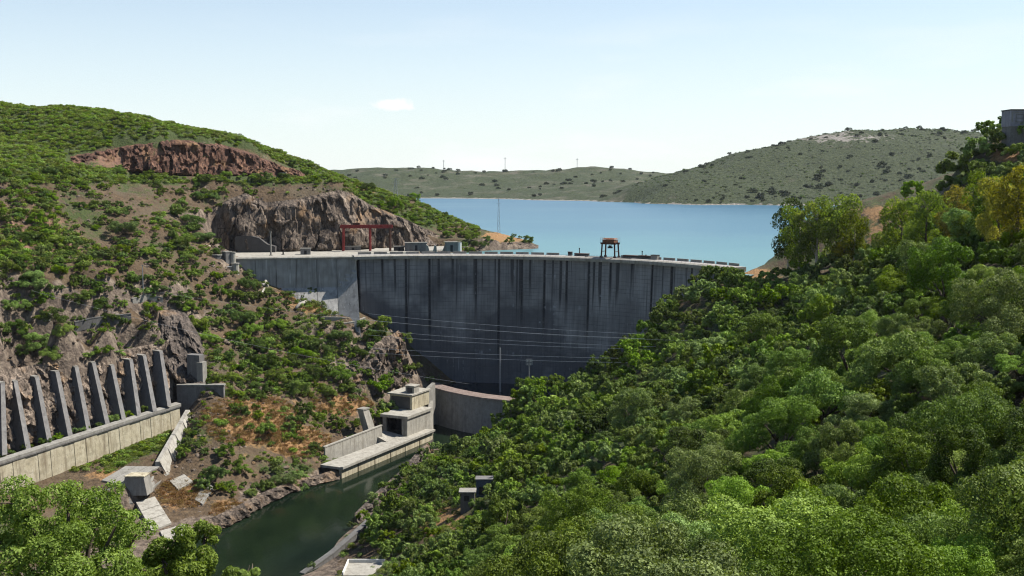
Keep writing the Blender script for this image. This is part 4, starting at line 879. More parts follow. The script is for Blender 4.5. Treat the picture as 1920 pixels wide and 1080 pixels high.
dvw = thing('chute_divide_wall', 'white sloping divide wall along the right side of the chute', 'wall', PZ(300, 885, 12))
T0, T1 = np.array(P(348, 768, 478)), np.array(P(291, 866, 436)); dd = T1 - T0; dd2 = dd[:2] / np.linalg.norm(dd[:2]); dr = np.array((-dd2[1], dd2[0])) 
if dr[0] < 0: dr = -dr
for i in range(4):
    p, q = T0 + dd * (i / 4 + .004), T0 + dd * ((i + 1) / 4 - .004)
    g = G(); g.prism([p[:2] + dr * 6.0, q[:2] + dr * 6.0, q[:2] - dr * .6, p[:2] - dr * .6], [p[2] - 12, q[2] - 8, q[2] - 8, p[2] - 12], [p[2], q[2], q[2], p[2]], [p[:2] + dr * 1.8, q[:2] + dr * 1.8, q[:2], p[:2]]); keep(g.obj('wall_panel', 'white_concrete'), dvw)
bk = hit(257, 922, 0, 300); bb = thing('baffle_block', 'grey concrete baffle block with sloping sides in the chute', 'block', bk)
g = G(); g.prism([(-5.5, -3.2), (5, -3.2), (5.4, 3.2), (-4, 3.2)], -2, 5.2, [(-3.6, -2.6), (3.6, -2.6), (4.2, 2.6), (-2.6, 2.6)]); g.obj('body', 'concrete', bb)
g = G(); g.prism([(-3.9, -2.9), (3.9, -2.9), (4.5, 2.9), (-2.9, 2.9)], 5.204, 5.6); g.obj('cap', 'pale_concrete', bb)
def slab(poly, z, label, mat='white_concrete', th=.8):
    w = [(h_[0], h_[1], h_[2] + .7) for h_ in (hit(px, py, 0, 300) for px, py in poly)]; c = np.mean(w, 0); o = thing('concrete_slab', label, 'slab', tuple(c), 'concrete slabs below the spillway')
    k = 3
    for i in range(k):
        def lerp(a_, b_, t_): return np.array(a_) * (1 - t_) + np.array(b_) * t_
        q4 = [lerp(w[0], w[3], i / k + .01), lerp(w[1], w[2], i / k + .01), lerp(w[1], w[2], (i + 1) / k - .01), lerp(w[0], w[3], (i + 1) / k - .01)]
        g = G(); g.hexa([tuple(x - np.array((0, 0, th + 1.5))) for x in q4] + [tuple(x) for x in q4]); keep(g.obj('slab_piece', mat), o)
slab([(255, 945), (290, 935), (322, 985), (285, 1000)], (8, 8, 4, 4), 'tilted pale concrete slab below the baffle block')
slab([(285, 898), (318, 890), (300, 912), (270, 935)], (11, 11, 9.5, 9), 'flat pale concrete apron right of the baffle block', 'concrete')
slab([(190, 905), (235, 878), (300, 880), (232, 915)], (10.4, 11.2, 11.2, 10.4), 'broad weathered concrete floor slab behind the baffle block', 'concrete')
slab([(170, 930), (225, 915), (250, 950), (190, 960)], (9.6, 9.6, 8.6, 8.6), 'grey concrete floor slab in front of the baffle block', 'concrete')
slab([(365, 940), (385, 905), (402, 920), (380, 950)], (6, 9, 7, 4), 'small pale slab on the orange bank above the river', 'concrete')
slab([(300, 1000), (330, 990), (345, 1012), (312, 1024)], (3, 3, 3, 3), 'broken pale slab just under the tilted slab', 'white_concrete')
slab([(318, 905), (345, 893), (362, 906), (335, 922)], (3, 3, 3, 3), 'pale step slab at the foot of the white divide wall', 'white_concrete')
slab([(315, 1003), (345, 985), (360, 1010), (330, 1030)], (3.5, 4, 2, 2), 'lowest pale slab at the river edge by the foreground tree', 'concrete')
# ------------------------------------------------------------------ right bank works
wallrun('river_wall', [(566, 1074, 352), (620, 1036, 365), (665, 998, 378), (705, 962, 396)], 5, 2.0, 'fin_web', 'stone topped wall along the near right bank of the river', down=3, ground=False)
bl = PZ(680, 1068, 9); tr = thing('terrace_building', 'white roofed terrace by the river at the bottom edge', 'building', bl)
g = G(); g.prism([(-5, -6), (6, -6), (6, 5), (-5, 5)], -8, 0); g.obj('wall', 'grey_concrete', tr)
g = G(); g.prism([(-5.4, -6.4), (6.4, -6.4), (6.4, 5.4), (-5.4, 5.4)], .004, .5); g.obj('roof', 'white_concrete', tr)
for q4, nm in ((((-5.4, -6.4), (-5.0, -6.4), (-5.0, 5.4), (-5.4, 5.4)), 'parapet'), (((-4.98, 5.0), (6.4, 5.0), (6.4, 5.4), (-4.98, 5.4)), 'parapet')):
    g = G(); g.prism(q4, .504, 1.5); g.obj(nm, 'white_paint', tr)
hz = hit(877, 957); hb = thing('bank_hut', 'small grey hut with pale flat roof in the shaded trees', 'hut', hz)
g = G(); g.box((0, 0, -2), (4.6, 4, 8.3)); g.obj('wall', 'fin_web', hb); g = G(); g.box((0, 0, 6.3), (5.6, 5, .35)); g.obj('roof', 'concrete', hb); g = G(); g.box((-.3, -2.02, 3.6), (1.6, .12, 1.6)); g.obj('window', 'dark_steel', hb); g = G(); g.box((1.4, -2.02, 0), (1.0, .12, 2.2)); g.obj('door', 'rust_steel', hb)
hz = hit(908, 935); MAT['blue_grey'] = plain('blue_grey_paint', (.06, .08, .105), .6); hb = thing('switch_house', 'blue grey box house behind the bank hut', 'hut', hz)
g = G(); g.box((0, 3, -2), (5.6, 4, 8)); g.obj('wall', 'blue_grey', hb); g = G(); g.box((0, 3, 6), (6, 4.4, .3)); g.obj('roof', 'grey_concrete', hb); g = G(); g.box((0, .98, 1), (3.6, .1, 2.6)); g.obj('shutter', 'dark_steel', hb)
# block building on the right hilltop
qb = P(1894, 262, 448); bd = thing('hilltop_building', 'tall grey block building at the right edge on the hilltop', 'building', qb)
g = G(); g.box((5, 4, -4), (10, 8, 9.4)); g.obj('lower_storey', 'grey_concrete', bd)
g = G(); g.box((5, 4, 5.404), (10.5, 8.5, 6.4)); us_ = g.obj('upper_storey', 'purple_block', bd)
g = G(); g.box((5, 4, 11.808), (11.1, 9.1, .4)); g.obj('roof', 'dark_steel', bd)
for (x, z, w_, h_) in ((1.9, 7.0, .3, 3.2), (4.9, 7.0, .3, 3.2), (3.4, 9.9, 2.7, .3), (3.4, 8.5, 2.7, .3), (3.4, 7.0, 2.7, .3)):
    g = G(); g.box((x, -.3, z), (w_, .14, h_)); g.obj('window_bar', 'grey_concrete', us_)
for (x, z, w_, h_) in ((.4, 7.2, .5, 4.0), (3.2, 10.7, 4.2, .35)):
    g = G(); g.box((x, -.33, z), (w_, .16, h_)); g.obj('trim', 'concrete', us_)
# small buildings on the left
kb = P(531, 332, 694); r = thing('road_hut', 'small white hut on the road below the red rock cut', 'hut', kb)
g = G(); g.box((0, 0, -1), (3.4, 3, 3.6)); g.obj('wall', 'white_paint', r); g = G(); g.box((0, 0, 2.6), (3.9, 3.5, .3)); g.obj('roof', 'concrete', r); g = G(); g.box((.5, -1.52, 0), (.9, .1, 1.9)); g.obj('door', 'dark_steel', r)
kb = hit(90, 601); r = thing('slope_hut', 'tiny stone hut with tiled roof among bushes on the left slope', 'hut', kb)
g = G(); g.box((0, 0, -1), (2.4, 2.4, 4.2)); g.obj('wall', 'concrete', r); g = G(); g.prism([(-1.6, -1.6), (1.6, -1.6), (1.6, 1.6), (-1.6, 1.6)], 3.2, 4.0, [(-1.5, -.2), (1.5, -.2), (1.5, .2), (-1.5, .2)]); g.obj('roof', 'roof_tile', r)
wallrun('road_parapet', [(598, 337, 696), (640, 338, 702), (655, 341, 704)], 1.5, .8, 'concrete', 'low wall at the road bend where the left hill ends', ground=False)
wallrun('slope_ledge_wall', [(247, 566, 497), (275, 563, 501), (306, 564, 505)], 1.2, 1.2, 'concrete', 'pale ledge wall at the foot of the slope pole')
wallrun('stone_terrace_wall', [(140, 615, 474), (172, 612, 480), (196, 610, 484), (246, 600, 492)], 2.6, 1.4, 'fin_web', 'rough grey terrace wall in the rock above the fins', piece=4)
hz = hit(269, 563); post('slope_pole', hz, 15, .22, 'grey_steel', 'slim grey pole standing on the left slope above its ledge', 'pole', (1.6, .2, .25))
# pylons
def pylon(name, p, h, w, label, mat='grey_steel', r=.09, arms=2):
    o = thing(name, label, 'pylon', p); nseg = 7
    def cpt(k, z): wz = w * (1 - .82 * z / h); return ((wz if k in (0, 3) else -wz), (wz if k < 2 else -wz), z)
    for k in range(4): g = G(); g.beam(cpt(k, -1), cpt(k, h), r * 2); g.obj('leg', mat, o)
    g = G()
    for i in range(nseg):
        z0, z1 = h * i / nseg, h * (i + 1) / nseg
        for k in range(4): g.beam(cpt(k, z0), cpt((k + 1) % 4, z1), r * 1.2); g.beam(cpt((k + 1) % 4, z0), cpt(k, z1), r * 1.2)
    g.obj('lattice', mat, o)
    for i in range(arms): g = G(); z = h * (.97 - .13 * i); g.beam((-w * 1.6, 0, z), (w * 1.6, 0, z), r * 2.2); g.obj('cross_arm', mat, o)
    return o
q = P(935, 411, 740); q = (q[0], q[1], float(Hf(q[0], q[1]))); pylon('power_pylon', q, P(935, 371, 740)[2] - q[2], 1.0, 'slim lattice pylon against the lake on the tip of the peninsula', r=.07)
q = P(742, 372, 745); q = (q[0], q[1], float(Hf(q[0], q[1]))); pylon('power_pylon', q, 13, 1.5, 'faint lattice pylon on the ridge of the peninsula', r=.06, arms=3)
for px, lb, h in ((832, 'thin mast on the far skyline above the peninsula', 28), (947, 'tallest thin mast on the far skyline over the lake', 44), (1082, 'short thin mast on the far skyline by the distant knoll', 28)):
    x, y, z = P(px, 321, 3280); z = float(Hfar(x, y)); o = thing('far_mast', lb, 'mast', (x, y, z)); g = G(); g.beam((0, 0, -4), (0, 0, h), 1.3); g.obj('shaft', 'grey_steel', o); g = G(); g.beam((-4, 0, h * .9), (4, 0, h * .9), .9); g.obj('cross_arm', 'grey_steel', o)
# masts in front of the dam and wires over the gorge
q = P(938, 728, 575); post('gauge_mast', (q[0], q[1], 14), P(938, 652, 575)[2] - 14, .5, 'grey_steel', 'bare pale mast rising from the pool in front of the dam', 'mast')
q = P(992, 745, 556); o = post('floodlight_mast', (q[0], q[1], 10), P(992, 680, 556)[2] - 10, .28, 'grey_steel', 'floodlight mast with square lamp frame in front of the dam', 'mast')
hh = P(992, 680, 556)[2] - 10; g = G()
for z in (-1.2, .4, 1.8): g.beam((-1.6, 0, hh + z), (1.6, 0, hh + z), .22)
for x in (-1.6, 0, 1.6): g.beam((x, 0, hh - 1.2), (x, 0, hh + 1.8), .22)
lf_ = g.obj('lamp_frame', 'grey_steel', o)
for x in (-.8, .8):
    for z in (-.4, 1.1): g = G(); g.box((x, -.2, hh + z - .5), (.9, .4, .9)); g.obj('lamp', 'grey_steel', lf_)
wires = [((300, 548, 500), (1330, 640, 420), 10, 'topmost wire sagging across the dam face'), ((690, 588, 560), (1240, 628, 470), 3, 'upper of the paired wires across the middle of the dam'), ((690, 600, 560), (1240, 636, 470), 3, 'lower of the paired wires across the middle of the dam'),
         ((690, 618, 560), (1230, 650, 470), 3, 'third wire from the top across the dam'), ((690, 628, 560), (1230, 655, 470), 3, 'fourth wire from the top across the dam'), ((690, 652, 560), (1180, 672, 480), 2, 'fifth wire from the top across the dam'),
         ((690, 661, 560), (1180, 680, 480), 2, 'lowest wire across the dam above the pool'), ((60, 545, 478), (880, 720, 470), 8, 'wire running over the bushes of the left slope')]
for a_, b_, sag, lb in wires:
    A_, B_ = np.array(P(*a_)), np.array(P(*b_)); pts = [tuple(A_ * (1 - t) + B_ * t - np.array((0, 0, 4 * sag * t * (1 - t) * .4))) for t in np.linspace(0, 1, 40)]
    o = thing('power_line', lb, 'wire', tuple(A_)); g = G(); g.tube(pts, .045 if sag < 6 else .02, 5); keep(g.obj('conductor', 'wire'), o)

# ------------------------------------------------------------------ plants: prototypes
def nrm(a): return a / (np.linalg.norm(a, axis=-1, keepdims=True) + 1e-9)
def leaf_mesh(name, pos, out, size, tint, mat, rng, droop=0.0, aspect=.55, spread=.6):
    n = len(pos); nv = nrm(out + spread * rng.normal(size=(n, 3)))
    t = nrm(np.cross(nv, rng.normal(size=(n, 3)))); t[:, 2] -= droop; t = nrm(t); b = nrm(np.cross(nv, t))
    s = (size * rng.uniform(.6, 1.3, n))[:, None]
    V = np.stack([pos - t * s * .5, pos + b * s * aspect * .5 + nv * s * .06, pos + t * s * .5, pos - b * s * aspect * .5 + nv * s * .06], 1).reshape(-1, 3)
    me = bpy.data.meshes.new(name); me.vertices.add(4 * n); me.vertices.foreach_set('co', V.astype(np.float32).ravel())
    me.loops.add(4 * n); me.loops.foreach_set('vertex_index', np.arange(4 * n, dtype=np.int32)); me.polygons.add(n); me.polygons.foreach_set('loop_start', (np.arange(n) * 4).astype(np.int32))
    at = me.attributes.new('tint', 'FLOAT', 'POINT'); at.data.foreach_set('value', np.repeat(tint, 4).astype(np.float32))
    me.materials.append(MAT[mat]); me.update(); me.validate(); return me
def blobs_dome(rng, nb, zc=.85, zr=.62, rr=(.26, .44), low=-.5):
    """uneven lobes with deep clefts between them, each lobe a cluster of small clumps"""
    if nb < 30:
        c = []
        while len(c) < nb:
            d = nrm(rng.normal(size=3))
            if d[2] < low: continue
            k = rng.uniform(.35, .74); c.append((d[0] * k, d[1] * k, zc + d[2] * k * zr))
        return np.array(c), rng.uniform(*rr, nb)
    nlobe = 13; lobes = []
    while len(lobes) < nlobe:
        d = nrm(rng.normal(size=3))
        if d[2] < low * .7: continue
        k = rng.uniform(.45, .8); q = np.array((d[0] * k, d[1] * k, zc + d[2] * k * zr * 1.15))
        if all(np.linalg.norm(q - a) > .30 for a, _ in lobes) or rng.uniform() < .04: lobes.append((q, rng.uniform(.22, .37)))
    c, r = [], []
    for i in range(nb):
        q, lr = lobes[i % nlobe]; d = nrm(rng.normal(size=3) + np.array((0, 0, .45))); c.append(q + d * lr * rng.uniform(.35, .8) * np.array((1, 1, .8))); r.append(lr * rng.uniform(.36, .62))
    return np.array(c), np.array(r)
def crown_mesh(name, seed, nb, nl, leaf, mat, zc=.85, zr=.62, rr=(.26, .44), low=-.5, droop=0, flat=.8, aspect=.55, C=None):
    rng = np.random.default_rng(seed)
    c, r = blobs_dome(rng, nb, zc, zr, rr, low) if C is None else C
    w = r ** 2; bi = rng.choice(len(c), nl * 2, p=w / w.sum()); d = nrm(rng.normal(size=(nl * 2, 3)) + np.array((0, 0, .25)))
    rad = r[bi] * rng.uniform(.72, 1.06, nl * 2) * (1 + .16 * vn3(d[:, 0] * 3 + bi, d[:, 1] * 3, d[:, 2] * 3, seed)); p = c[bi] + d * rad[:, None] * np.array((1, 1, flat))
    deep = np.zeros(nl * 2, bool)
    for k in range(len(c)):
        deep |= (np.linalg.norm((p - c[k]) / np.array((1, 1, flat)), axis=1) < r[k] * .66)
    keep_ = np.nonzero(~deep)[0][:nl]; p, d, bi = p[keep_], d[keep_], bi[keep_]
    tint = np.clip(.5 * rng.uniform(size=len(c))[bi] + .5 * rng.uniform(size=len(p)), 0, 1)
    return leaf_mesh(name, p, d, leaf, tint, mat, rng, droop, aspect)
def trunk_mesh(name, seed, h=.55, r=.07, mat='bark', top=1.0, nl=5, sp=.55, lean=0.0):
    rng = np.random.default_rng(seed); g = G(); b = rng.normal(scale=.04, size=2)
    g.tube([(0, 0, -.35), (0, 0, 0), (b[0] + lean * .4, b[1], h * .55), (b[0] * 2 + lean, b[1] * 2, h)], [r * 1.5, r * 1.2, r * .95, r * .8], 7)
    for k in range(nl):
        a = 2 * math.pi * k / nl + rng.uniform(-.4, .4); s_ = rng.uniform(.6, 1.1) * sp; z1 = h + (top - h) * rng.uniform(.5, 1)
        g.tube([(b[0] * 2 + lean, b[1] * 2, h * rng.uniform(.75, 1)), (lean + math.cos(a) * s_ * .5, math.sin(a) * s_ * .5, (h + z1) / 2 + .02), (lean + math.cos(a) * s_, math.sin(a) * s_, z1)], [r * .6, r * .42, r * .15], 5)
    return mesh(name, g.v, g.f, mat, True)
LEAFM = {'oak': 'oak_leaf', 'grey': 'grey_leaf', 'lime': 'lime_leaf', 'pine': 'pine_leaf'}
LOD = {'S': (110, 30000, .032, .05), 'A': (85, 17000, .047, .05), 'B': (60, 6200, .085, .05), 'C': (34, 2300, .14, .05)}
CR = {}; TR = {}
for l, (nb, nl, lf, _) in LOD.items():
    for s_ in range(3 if l != 'S' else 2):
        base_me = crown_mesh('crown', 100 + s_ * 7, nb, nl, lf, 'oak_leaf', rr=((.13, .25), (.15, .28), (.12, .24))[s_], zr=(.62, .72, .52)[s_], zc=(.82, .95, .72)[s_])
        for k, mt in LEAFM.items():
            if k == 'oak': me = base_me
            else: me = base_me.copy(); me.materials[0] = MAT[mt]
            CR[l, s_, k] = me
for s_ in range(3): TR[s_] = trunk_mesh('trunk', 300 + s_, .42 + .06 * s_, .055, top=(.95, 1.1, .85)[s_])
COLW = {'oak': 'olive green', 'grey': 'grey green', 'lime': 'bright green', 'pine': 'dark green'}
LABELS = {}
def plant(name, cat, x, y, z, r, lod, kind, label, group, hs=1.0, rot=None, s_=None):
    o = bpy.data.objects.new(name, None); o.empty_display_size = .3; COL.objects.link(o); o.location = (x, y, z - .12 * r); o.scale = (r, r, r * hs); o.rotation_euler = (0, 0, random.uniform(0, 6.28) if rot is None else rot)
    s_ = random.randrange(2 if lod == 'S' else 3) if s_ is None else s_
    c = bpy.data.objects.new('crown', CR[lod, s_, kind]); COL.objects.link(c); c.parent = o
    t = bpy.data.objects.new('trunk', TR[s_]); COL.objects.link(t); t.parent = o
    LABELS.setdefault(label, []).append((o, x, y, z + r)); return tag(o, label, cat, group)
def lod_of(D, r): q = D / (r / 5.0); return 'S' if q < 105 else 'A' if q < 210 else ('B' if q < 400 else 'C')
# ------------------------------------------------------------------ scattering of uncounted stuff
def scatter(name, label, cat, pts, scl, protos, seed=0):
    """one object of kind stuff whose geometry nodes set the prototype meshes on its points"""
    col = bpy.data.collections.new(name + '_sources')
    for k, me in enumerate(protos): ob = bpy.data.objects.new('%s_source' % name, me); col.objects.link(ob)
    rng = np.random.default_rng(seed); n = len(pts)
    me = bpy.data.meshes.new(name); me.vertices.add(n); me.vertices.foreach_set('co', np.asarray(pts, np.float32).ravel())
    scl = np.asarray(scl, np.float32)
    if scl.ndim == 1: scl = np.stack([scl] * 3, -1)
    a = me.attributes.new('scl', 'FLOAT_VECTOR', 'POINT'); a.data.foreach_set('vector', scl.ravel())
    a = me.attributes.new('rotz', 'FLOAT_VECTOR', 'POINT'); a.data.foreach_set('vector', np.stack([np.zeros(n), np.zeros(n), rng.uniform(0, 6.28, n)], -1).astype(np.float32).ravel())
    a = me.attributes.new('pick', 'INT', 'POINT'); a.data.foreach_set('value', rng.integers(0, len(protos), n).astype(np.int32))
    me.update(); o = bpy.data.objects.new(name, me); link(o); tag(o, label, cat, None, 'stuff')
    ng = bpy.data.node_groups.new(name, 'GeometryNodeTree'); ng.interface.new_socket('Geometry', in_out='INPUT', socket_type='NodeSocketGeometry'); ng.interface.new_socket('Geometry', in_out='OUTPUT', socket_type='NodeSocketGeometry')
    N = ng.nodes.new; gi, go = N('NodeGroupInput'), N('NodeGroupOutput'); ip = N('GeometryNodeInstanceOnPoints'); ci = N('GeometryNodeCollectionInfo')
    ci.inputs['Collection'].default_value = col; ci.inputs['Separate Children'].default_value = True; ci.inputs['Reset Children'].default_value = True; ip.inputs['Pick Instance'].default_value = True
    def na(nm, ty): q = N('GeometryNodeInputNamedAttribute'); q.data_type = ty; q.inputs['Name'].default_value = nm; return q.outputs['Attribute']
    K = ng.links.new; K(gi.outputs[0], ip.inputs['Points']); K(ci.outputs[0], ip.inputs['Instance']); K(na('pick', 'INT'), ip.inputs['Instance Index'])
    e2r = N('FunctionNodeEulerToRotation'); K(na('rotz', 'FLOAT_VECTOR'), e2r.inputs[0]); K(e2r.outputs[0], ip.inputs['Rotation']); K(na('scl', 'FLOAT_VECTOR'), ip.inputs['Scale']); K(ip.outputs[0], go.inputs[0])
    md = o.modifiers.new('scatter', 'NODES'); md.node_group = ng; return o
# ------------------------------------------------------------------ foreground tree, lower left
def fore_tree(lobes, D, label, seed, nl, leaf):
    """a spreading crown of uneven lobes; lobes: (px, py, radius px)"""
    rng = np.random.default_rng(seed); w = np.array([P(px, py, D + rng.uniform(-2.2, 2.2)) for px, py, _ in lobes]); R_ = np.array([r for _, _, r in lobes]) * D / F
    x, y = float(w[:, 0].mean()), float(w[:, 1].mean()); z = float(Hf(x, y)); o = thing('foreground_tree', label, 'tree', (x, y, z)); w = w - np.array((x, y, z))
    c, rr = [], []
    for q, r in zip(w, R_):
        for k in range(9):
            d = nrm(rng.normal(size=3)); c.append(q + d * r * rng.uniform(.35, .95) * np.array((1, 1, .75))); rr.append(r * rng.uniform(.32, .56))
    c, rr = np.array(c), np.array(rr)
    me = crown_mesh('crown', seed, len(c), nl, leaf, 'fore_leaf', C=(c, rr), flat=.85, aspect=.5); link(bpy.data.objects.new('crown', me), o)
    h = float(w[:, 2].mean()); fork = np.array((.3, 0, h * .55))
    g = G(); g.tube([(0, 0, -1.5), (.1, 0, 0), (.35, .1, h * .3), tuple(fork)], [.34, .28, .22, .18], 8); g.obj('trunk', 'bark', o, True)
    for q in w:
        m_ = (fork + q) / 2 + rng.normal(scale=.2, size=3) - np.array((0, 0, .2)); g = G(); g.tube([tuple(fork), tuple(m_), tuple(q)], [.14, .09, .05], 6); b_ = g.obj('branch', 'bark', o, True)
        for k in range(3): e = q + rng.normal(scale=.3, size=3); g = G(); g.tube([tuple(q), tuple((q + e) / 2 + rng.normal(scale=.08, size=3)), tuple(e)], [.045, .03, .012], 5); g.obj('twig', 'bark', b_, True)
fore_tree([(40, 948, 62), (128, 934, 52), (196, 944, 44), (0, 1015, 85), (105, 1018, 78), (196, 1015, 66), (60, 1085, 90), (170, 1090, 90), (150, 985, 58), (62, 1000, 66), (226, 968, 36), (252, 1010, 40), (262, 1070, 55), (-60, 960, 70)], 45, 'large spreading leafy tree filling the lower left corner', 11, 46000, .15)
fore_tree([(338, 1012, 34), (384, 1008, 30), (305, 1050, 40), (368, 1056, 40), (330, 1095, 55)], 43, 'smaller leafy tree right of the big corner tree', 12, 15000, .145)
fore_tree([(438, 1078, 22), (466, 1082, 20), (452, 1100, 30)], 41, 'leafy bush tip rising at the bottom edge beside the river', 13, 4200, .14)
# ------------------------------------------------------------------ right slope
PLACED = []          # x, y, r
def free(x, y, r, f=.62):
    for a, b, c in PLACED:
        if abs(a - x) < 14 and abs(b - y) < 14 and math.hypot(a - x, b - y) < f * (r + c): return False
    return True
def zone_right(px, py, D):
    if D < 130: return 'on the near right slope', 'oaks on the near right slope'
    if py > 800 and px < 900: return 'on the right river bank', 'trees on the right river bank'
    if D > 440 and px < 1400: return 'on the ridge before the dam', 'trees along the ridge before the dam'
    if py < 400: return 'under the hilltop building', 'trees under the hilltop building'
    if D > 330: return 'below the tall gum trees', 'trees below the gum trees'
    if px < 1150: return 'on the lower right slope', 'trees on the lower right slope'
    return 'in the dense right wood', 'dense wood on the right slope'
def by_px(px, py, w, lift=.30):
    q = hit(px, min(py + lift * w, 1150))
    if q is None: return None
    return q[0], q[1], q[2], w / 2 * q[1] / F
right_list = [(1275, 522, 70, 'pine'), (1325, 508, 50, 'grey'), (1370, 520, 60, 'oak'), (1240, 560, 60, 'oak'), (1200, 575, 56, 'lime'), (1215, 620, 60, 'oak'), (1160, 625, 70, 'oak'), (1130, 640, 50, 'grey'), (1110, 668, 66, 'grey'), (1160, 670, 70, 'oak'), (1050, 700, 64, 'oak'), (1095, 700, 56, 'oak'), (1010, 735, 60, 'oak'), (975, 752, 52, 'grey'), (950, 775, 50, 'oak'), (1020, 770, 60, 'pine'), (1090, 745, 70, 'pine'), (920, 800, 60, 'oak'), (865, 840, 80, 'pine'), (830, 825, 44, 'oak'), (930, 850, 70, 'oak'), (985, 810, 70, 'lime'), (1120, 790, 90, 'lime'), (1080, 800, 60, 'lime'), (1180, 800, 110, 'grey'), (1240, 745, 90, 'grey'),
              (745, 950, 90, 'grey'), (760, 905, 60, 'oak'), (715, 985, 70, 'grey'), (800, 900, 60, 'pine'), (845, 900, 60, 'pine'), (790, 985, 70, 'grey'), (820, 930, 60, 'pine'), (735, 1030, 56, 'grey'), (660, 985, 24, 'lime'), (585, 1062, 22, 'lime'), (700, 1000, 40, 'oak'), (775, 1010, 46, 'oak'), (960, 880, 80, 'lime'), (1050, 880, 90, 'lime'), (960, 930, 70, 'oak'), (900, 1000, 90, 'oak'), (840, 1040, 80, 'lime'), (1150, 860, 90, 'grey'), (1710, 366, 60, 'lime'), (1740, 372, 40, 'pine'), (1790, 320, 80, 'pine'), (1835, 290, 70, 'oak'), (1870, 262, 60, 'pine'), (1910, 285, 50, 'pine'), (1830, 335, 70, 'grey'), (1780, 355, 56, 'pine'), (1590, 525, 70, 'lime'), (1620, 560, 80, 'oak'), (1540, 560, 90, 'pine'), (1460, 560, 90, 'pine'), (1400, 555, 80, 'grey'), (1840, 520, 110, 'grey'), (1740, 540, 90, 'oak'), (965, 768, 56, 'oak'), (990, 750, 60, 'pine'), (940, 790, 50, 'pine'), (1520, 1040, 190, 'lime'), (1820, 1075, 120, 'lime'), (1590, 935, 150, 'lime'), (700, 942, 44, 'oak'), (728, 915, 46, 'grey'), (762, 880, 40, 'oak'), (792, 855, 36, 'oak'), (815, 838, 28, 'grey'), (742, 985, 56, 'oak'), (690, 1012, 34, 'oak'), (768, 962, 56, 'pine'), (810, 1002, 44, 'oak'), (720, 960, 50, 'oak'), (680, 970, 30, 'oak'), (780, 925, 50, 'grey'), (810, 880, 44, 'oak'), (845, 870, 50, 'pine'), (870, 890, 50, 'pine'), (900, 880, 60, 'pine'), (860, 1010, 50, 'lime'), (770, 1045, 60, 'oak'), (800, 1060, 60, 'lime')]
RT = []
for px, py, w_, k in right_list:
    q = by_px(px, py, w_)
    if q: RT.append((*q, k)); PLACED.append((q[0], q[1], q[3]))
rng = np.random.default_rng(3)
EXC = [hit(877, 957), hit(908, 935), hit(830, 985), hit(800, 1010), hit(850, 962), hit(1175, 765), hit(1195, 745), hit(680, 1066), hit(700, 1075), hit(1195, 640), hit(1660, 395), hit(1670, 440), hit(1640, 470), hit(1420, 515), hit(860, 975)]
tries = 0
for tries in range(20000):
    y = 45 + 560 * rng.uniform() ** .8 if tries % 3 else 42 + 130 * rng.uniform(); px = rng.uniform(560, 2080); x = (px - 960) / F * y
    if x < -90 or x > 300: continue
    z = float(Hf(x, y))
    if z < 4.5 or y > 590: continue
    ux_, uy_ = proj(x, y, z)
    if uy_ > 1600 or uy_ < 245: continue
    if y > 330 and ux_ < 700: continue
    r = float(np.clip(rng.lognormal(math.log(5.6), .3), 2.6, 9.0))
    if y < 110: r *= .78
    if (ux_ < 905 and uy_ > 880): r *= .6
    if y < 335:
        tpx, tpy = proj(x, y, z + 1.45 * r)
        if tpx - .95 * r * F / y < 690 + 1.5 * max(0, 1080 - tpy): continue
    if math.hypot(x - CEN[0], y - CEN[1]) > RAD - 4 - r * .5 and y > 480: continue
    if sdist([(100, 505), (160, 505), (172, 580), (100, 560)], x, y) > -r * .6: continue
    if any(math.hypot(e[0] - x, e[1] - y) < r + 3 for e in EXC if e): continue
    if any(sd_ < 2.5 + r * .6 for sd_ in [abs(float(sdist([PZ(566, 1074, 4)[:2], PZ(640, 1015, 4)[:2], PZ(705, 962, 4)[:2]], x, y)))]): continue
    if math.hypot(x, y) < 40 or not free(x, y, r): continue
    k = rng.choice(['oak', 'grey', 'lime', 'pine'], p=[.45, .27, .16, .12])
    RT.append((x, y, z, r, k)); PLACED.append((x, y, r))
arr = np.array([t[:4] for t in RT]); vis = seen(arr[:, 0], arr[:, 1], arr[:, 2] + 1.5 * arr[:, 3])
RT = [t for t, v_ in zip(RT, vis) if v_]
RT.sort(key=lambda t: -t[3] / t[1])
for i, (x, y, z, r, k) in enumerate(RT[:296]):
    px, py = proj(x, y, z + r); zl, gr = zone_right(px, py, y)
    sz = 'large' if r > 5.6 else ('small' if r < 3.6 else 'rounded')
    plant('oak_tree', 'tree', x, y, z, r, lod_of(y, r), k, '%s %s oak %s' % (sz, COLW[k], zl), gr, random.uniform(.78, 1.3))
rest = RT[296:]
PR_T = [CR['C', s_, k] for s_ in range(3) for k in ('oak', 'grey', 'lime', 'pine')] + [CR['C', s_, k] for s_ in range(3) for k in ('oak', 'grey')]
if rest: scatter('distant_oak_wood', 'uncounted smaller oaks filling the wood on the right slope', 'wood', [(t[0], t[1], t[2] - .12 * t[3]) for t in rest], [t[3] for t in rest], PR_T, 4)
